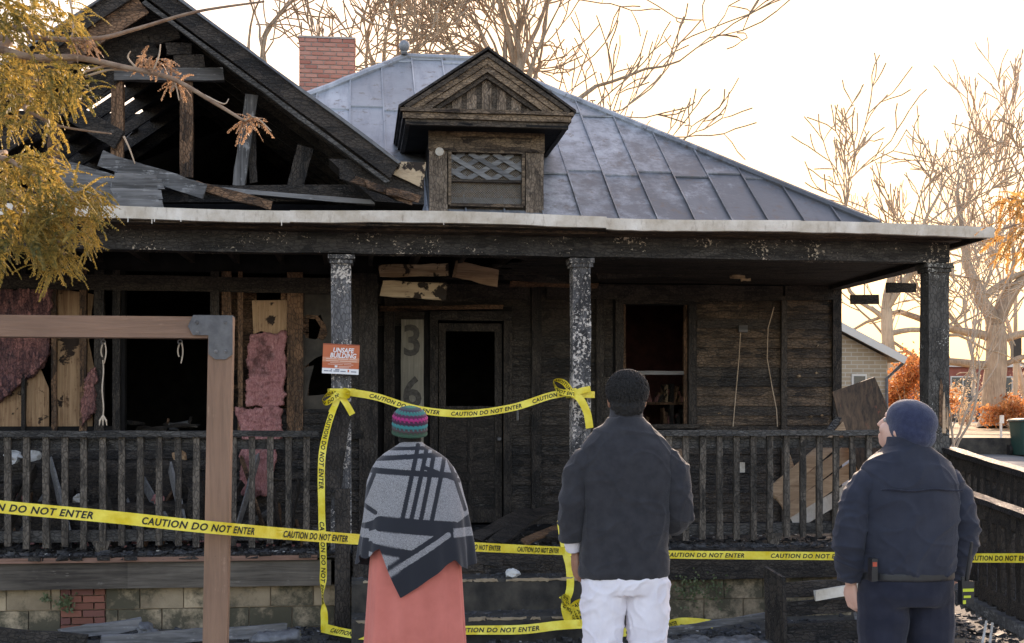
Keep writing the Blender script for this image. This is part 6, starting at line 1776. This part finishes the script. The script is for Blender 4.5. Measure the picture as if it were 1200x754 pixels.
# red brick building with white porch far behind
BYR = 80.0; bx0, bx1 = WX(1100, BYR), WX(1164, BYR); bz0, bzt = gz(30, BYR), WZ(1130, 425, BYR)
bb_ = thing('brick_building', ((bx0 + bx1) / 2, BYR + 3, bz0), 'red brick building with flat roof across the road behind the tree', 'building')
G().box(bx0, bx1 + 14, BYR, BYR + 8, bz0 - .2, bzt - .3).out('wall', M['redbrick'], bb_)
G().box(bx0 - .3, bx1 + 14.3, BYR - .3, BYR + 8.3, bzt - .3, bzt).out('roof', M['pale_trim'], bb_)
for i in range(6):
    a = bx0 + .8 + i * 2.6
    f = G().box(a, a + 1.7, BYR - .06, BYR - .005, bz0 + .7, bzt - .9).out('window', M['pale_trim'], bb_)
    G().box(a + .08, a + .8, BYR - .09, BYR - .062, bz0 + .78, bzt - .98).out('pane', M['glass'], f); G().box(a + .9, a + 1.62, BYR - .09, BYR - .062, bz0 + .78, bzt - .98).out('pane', M['glass'], f)
# parked cars beyond the lawn
def car(px_, t_, col, label, rot=0.0):
    p = T(px_, 489, t_); z = gz(p.x, p.y) + .03; e = thing('parked_car', (p.x, p.y, z), label, 'car', 'cars parked beyond the lawn')
    paint = plain('car paint ' + label[:6], col, col, rough=.25, spec=.6)
    def L(x, y, zz): return (p.x + x, p.y + y, z + zz)
    g = G(); prof = [(-2.1, .35), (2.1, .35), (2.15, .62), (1.95, .85), (1.15, .92), (.55, 1.38), (-.85, 1.42), (-1.5, .98), (-2.1, .9)]
    g.prism([(p.x + a, z + b) for a, b in prof], p.y - .8, p.y + .8); g.out('body', paint, e)
    gl = [(1.0, .94), (.5, 1.31), (-.8, 1.35), (-1.3, .98)]
    G().prism([(p.x + a, z + b) for a, b in gl], p.y - .815, p.y - .802).out('window', M['glass'], e)
    for xx in (-1.3, 1.3):
        for yy in (-.72, .72):
            c = Vector(L(xx, yy, .33)); w = G().tube([c - Vector((0, .11, 0)), c + Vector((0, .11, 0))], .33, 18).out('wheel', M['shoe'], e)
            G().tube([c - Vector((0, .12, 0)), c - Vector((0, .111, 0))], .19, 12).out('rim', M['steel'], w)
    for xx in (-2.1, 2.1): G().box(p.x + xx - .04, p.x + xx + .04, p.y - .75, p.y - .45, z + .6, z + .75).out('headlight', M['pale_trim'], e)
car(1140, 68, (.12, .13, .15), 'dark grey car parked before the brick building'); car(1185, 68, (.05, .16, .32), 'blue car parked right of the massive tree'); car(1240, 66, (.5, .5, .52), 'silver car parked beyond the wheeled bin')
# low concrete wall, wheeled bin, utility poles
wl = T(1040, 521, 27.5); wr_ = T(1186, 521, 26.5)
o = G().bar(Vector((wl.x, wl.y, gz(wl.x, wl.y) + .08)), Vector((wr_.x + 5, wr_.y, gz(wr_.x, wr_.y) + .1)), .55, .25, n=10, jit=.01).out('low_wall', M['concrete']); props(o, 'low concrete wall edging the lot beyond the ramp', 'wall')
p = T(1205, 515, 27); z = gz(p.x, p.y); bn2 = thing('wheeled_bin', (p.x, p.y, z), 'dark green wheeled bin at the end of the low wall', 'bin')
gm = plain('green bin plastic', (.015, .05, .04), (.02, .065, .05), 4, .5)
top = WZ(1192, 497, p.y); h_ = max(.8, top - z)
G().loft([(p.x, p.y, z + .03, .25, .27, 6), (p.x, p.y, z + h_ * .9, .31, .34, 6), (p.x, p.y, z + h_ * .92, .34, .37, 6)], 24).out('body', gm, bn2)
G().loft([(p.x, p.y, z + h_ * .925, .345, .38, 6), (p.x, p.y, z + h_ * .97, .33, .36, 5), (p.x, p.y + .02, z + h_, .2, .22, 3)], 24).out('lid', gm, bn2)
for s in (-1, 1): c = Vector((p.x + s * .3, p.y + .25, z + .12)); G().tube([c - Vector((.03, 0, 0)), c + Vector((.03, 0, 0))], .12, 14).out('wheel', M['shoe'], bn2)
for (px_, t_, H, lab) in ((1190, 60, 6.2, 'thin utility pole beyond the massive lawn tree'),):
    p = T(px_, 489, t_); z = gz(p.x, p.y); e = thing('utility_pole', (p.x, p.y, z), lab, 'pole')
    G().tube([(p.x, p.y, z), (p.x, p.y, z + H)], [.12, .09], 8).out('pole', M['bark'], e)
    G().box(p.x - .2, p.x + .2, p.y - .2, p.y + .1, z + 2.9, z + 4.2).out('signal_head', M['shoe'], e)
p = T(1173, 489, 40); z = gz(p.x, p.y); e = thing('marker_post', (p.x, p.y, z), 'white marker post standing before the massive tree trunk', 'post')
G().tube([(p.x, p.y, z), (p.x, p.y, z + .7)], .04, 8).out('post', M['pale_trim'], e); G().box(p.x - .07, p.x + .07, p.y - .06, p.y - .045, z + .5, z + .75).out('plate', M['flash'], e)

# ------------------------------------------------------------------ cedar reaching in from the left, and one on the right
def spray(g, p, d, L, rr, droop=.35, width=.012):
    """flat drooping frond of scale leaves"""
    d = d.normalized(); sd = d.cross(Vector((0, 0, 1)))
    sd = sd.normalized() if sd.length > .01 else Vector((1, 0, 0))
    sd = (sd + Vector((rr.gauss(0, .5), rr.gauss(0, .5), rr.gauss(0, .3)))).normalized()
    n = max(5, int(L / .010)); q = p.copy()
    for i in range(n):
        f = i / n; d = (d + Vector((0, 0, -droop / n)) + Vector((rr.gauss(0, .04), rr.gauss(0, .04), rr.gauss(0, .03)))).normalized()
        q2 = q + d * (L / n)
        for s in (-1, 1):
            l = L * .22 * (1 - f * .7) * rr.uniform(.6, 1.2)
            e = (d * .8 + sd * s * .75 + Vector((0, 0, -.25))).normalized(); w = width * rr.uniform(.5, .9) * .5
            nn = e.cross(Vector((rr.gauss(0, 1), rr.gauss(0, 1), rr.gauss(0, 1)))).normalized() * w
            a = q + e * l * .5; b = q + e * l
            g.add([q, a + nn, b, a - nn], [(0, 1, 2, 3)])
        nn = sd * width * .3; g.add([q - nn, q + nn, q2 + nn, q2 - nn], [(0, 1, 2, 3)])
        q = q2
def cedar(name, trunk, H, label, clusters, branches, twigs, seed, mname='cedar'):
    rr = random.Random(seed); e = thing(name, trunk, label, 'tree')
    G().tube([trunk + Vector((rr.gauss(0, .03), rr.gauss(0, .03), H * i / 8)) for i in range(9)], [.16 - .014 * i for i in range(9)], 12).out('trunk', M['cedar_bark'], e, True)
    for pts, r in branches:
        sp = spline(pts, 6); G().tube(sp, [r * (1 - .75 * i / len(sp)) for i in range(len(sp))], 7).out('branch', M['cedar_bark'], e, True)
    for (pts, r) in twigs:
        sp = spline(pts, 5); G().tube(sp, [r * (1 - .6 * i / len(sp)) for i in range(len(sp))], 5).out('twig', M['twig'], e, True)
    for (x0, x1, y0, y1, t0, t1, n, L, mm, dx) in clusters:
        g = G()
        for i in range(int(n * 1.7)):
            p = T(rr.uniform(x0, x1), rr.uniform(y0, y1), rr.uniform(t0, t1))
            d = Vector((rr.gauss(dx, .6), rr.gauss(0, .5), rr.gauss(-.25, .45)))
            spray(g, p, d, L * rr.uniform(.6, 1.3), rr, .9)
        o = g.out('foliage', M[mm], e); o['kind'] = 'stuff'
tk = Vector((-3.6, 5.6, 0))
cedar('cedar_tree', tk, 6.5, 'golden-green cedar reaching in front of the burnt gable', [
    (-60, 60, -40, 60, 5.2, 6.2, 90, .16, 'cedar', .4), (0, 95, 0, 40, 5.2, 6, 34, .15, 'cedar', .5), (-40, 60, 60, 120, 5.2, 6.2, 60, .16, 'cedar', .3), (50, 98, 75, 118, 5.2, 5.7, 46, .13, 'cedar', .2), (-20, 70, 110, 150, 5.3, 6, 26, .13, 'cedar', .2),
    (-60, 60, 185, 300, 5.1, 6.0, 210, .15, 'cedar', .4), (30, 108, 215, 290, 5.1, 5.6, 120, .12, 'cedar', .4), (50, 85, 285, 318, 5.2, 5.5, 30, .12, 'cedar', 0), (20, 70, 170, 200, 5.2, 5.6, 26, .12, 'cedar', .2), (100, 125, 218, 250, 5.2, 5.4, 16, .08, 'cedar', .4),
    (160, 205, 66, 84, 5.25, 5.4, 22, .08, 'cedar_dry', .3), (200, 215, 88, 100, 5.3, 5.35, 10, .09, 'cedar_dry', .1), (286, 304, 138, 146, 5.3, 5.35, 9, .10, 'cedar_dry', .2), (80, 110, 46, 56, 5.3, 5.4, 12, .08, 'cedar_dry', .7)],
    [([tk + Vector((0, 0, 2.9)), T(-40, 48, 5.6), T(0, 58, 5.5), T(40, 68, 5.45), T(90, 68, 5.4), T(140, 78, 5.35), T(200, 92, 5.3), T(250, 120, 5.3), T(286, 142, 5.3)], .022),
     ([tk + Vector((0, 0, 3.2)), T(-30, 30, 5.7), T(40, 44, 5.6), T(110, 46, 5.5), T(160, 34, 5.5), T(230, 14, 5.4), T(310, 2, 5.4)], .016),
     ([tk + Vector((0, 0, 2.2)), T(-50, 190, 5.7), T(0, 185, 5.6), T(40, 205, 5.5), T(90, 235, 5.4), T(118, 228, 5.35)], .018),
     ([tk + Vector((0, 0, 2.0)), T(-40, 230, 5.6), T(20, 250, 5.5), T(60, 270, 5.4), T(75, 300, 5.35)], .014),
     ([tk + Vector((0, 0, 2.6)), T(-20, 115, 5.7), T(30, 130, 5.6), T(70, 148, 5.5), T(130, 157, 5.4)], .012)],
    [([T(100, 84, 5.4), T(125, 78, 5.38), T(150, 84, 5.36)], .006), ([T(100, 90, 5.4), T(130, 82, 5.38), T(160, 84, 5.36)], .006), ([T(82, 0, 5.5), T(86, 25, 5.5), T(84, 44, 5.5)], .006), ([T(145, 160, 5.4), T(152, 175, 5.4), T(158, 192, 5.4)], .005),
     ([T(160, 80, 5.33), T(150, 68, 5.33), T(153, 60, 5.33)], .005), ([T(200, 90, 5.3), T(206, 100, 5.3), T(210, 118, 5.3)], .005), ([T(180, 82, 5.3), T(186, 66, 5.3), T(188, 52, 5.3)], .005), ([T(240, 112, 5.3), T(262, 122, 5.3), T(268, 116, 5.3)], .004), ([T(286, 142, 5.3), T(300, 138, 5.3), T(318, 154, 5.3)], .004)], 3)
tk2 = T(1290, 489, 6.0); tk2.z = 0
M['cedar_rust'] = leaf_mat('rusty cedar sprays', [(.3, (.16, .10, .04)), (.5, (.45, .22, .06)), (.75, (.62, .38, .12))])
cedar('cedar_tree', tk2, 5.5, 'rust-tipped cedar reaching in beside the porch eave corner', [(1175, 1215, 228, 300, 5.2, 5.7, 34, .12, 'cedar_rust', -.5), (1170, 1200, 228, 245, 5.3, 5.5, 10, .08, 'cedar_rust', -.7)],
      [([tk2 + Vector((0, 0, 2.2)), T(1230, 235, 5.8), T(1200, 236, 5.5), T(1180, 232, 5.4)], .012), ([tk2 + Vector((0, 0, 2.0)), T(1230, 265, 5.7), T(1200, 262, 5.5), T(1176, 268, 5.4)], .010)], [], 9)
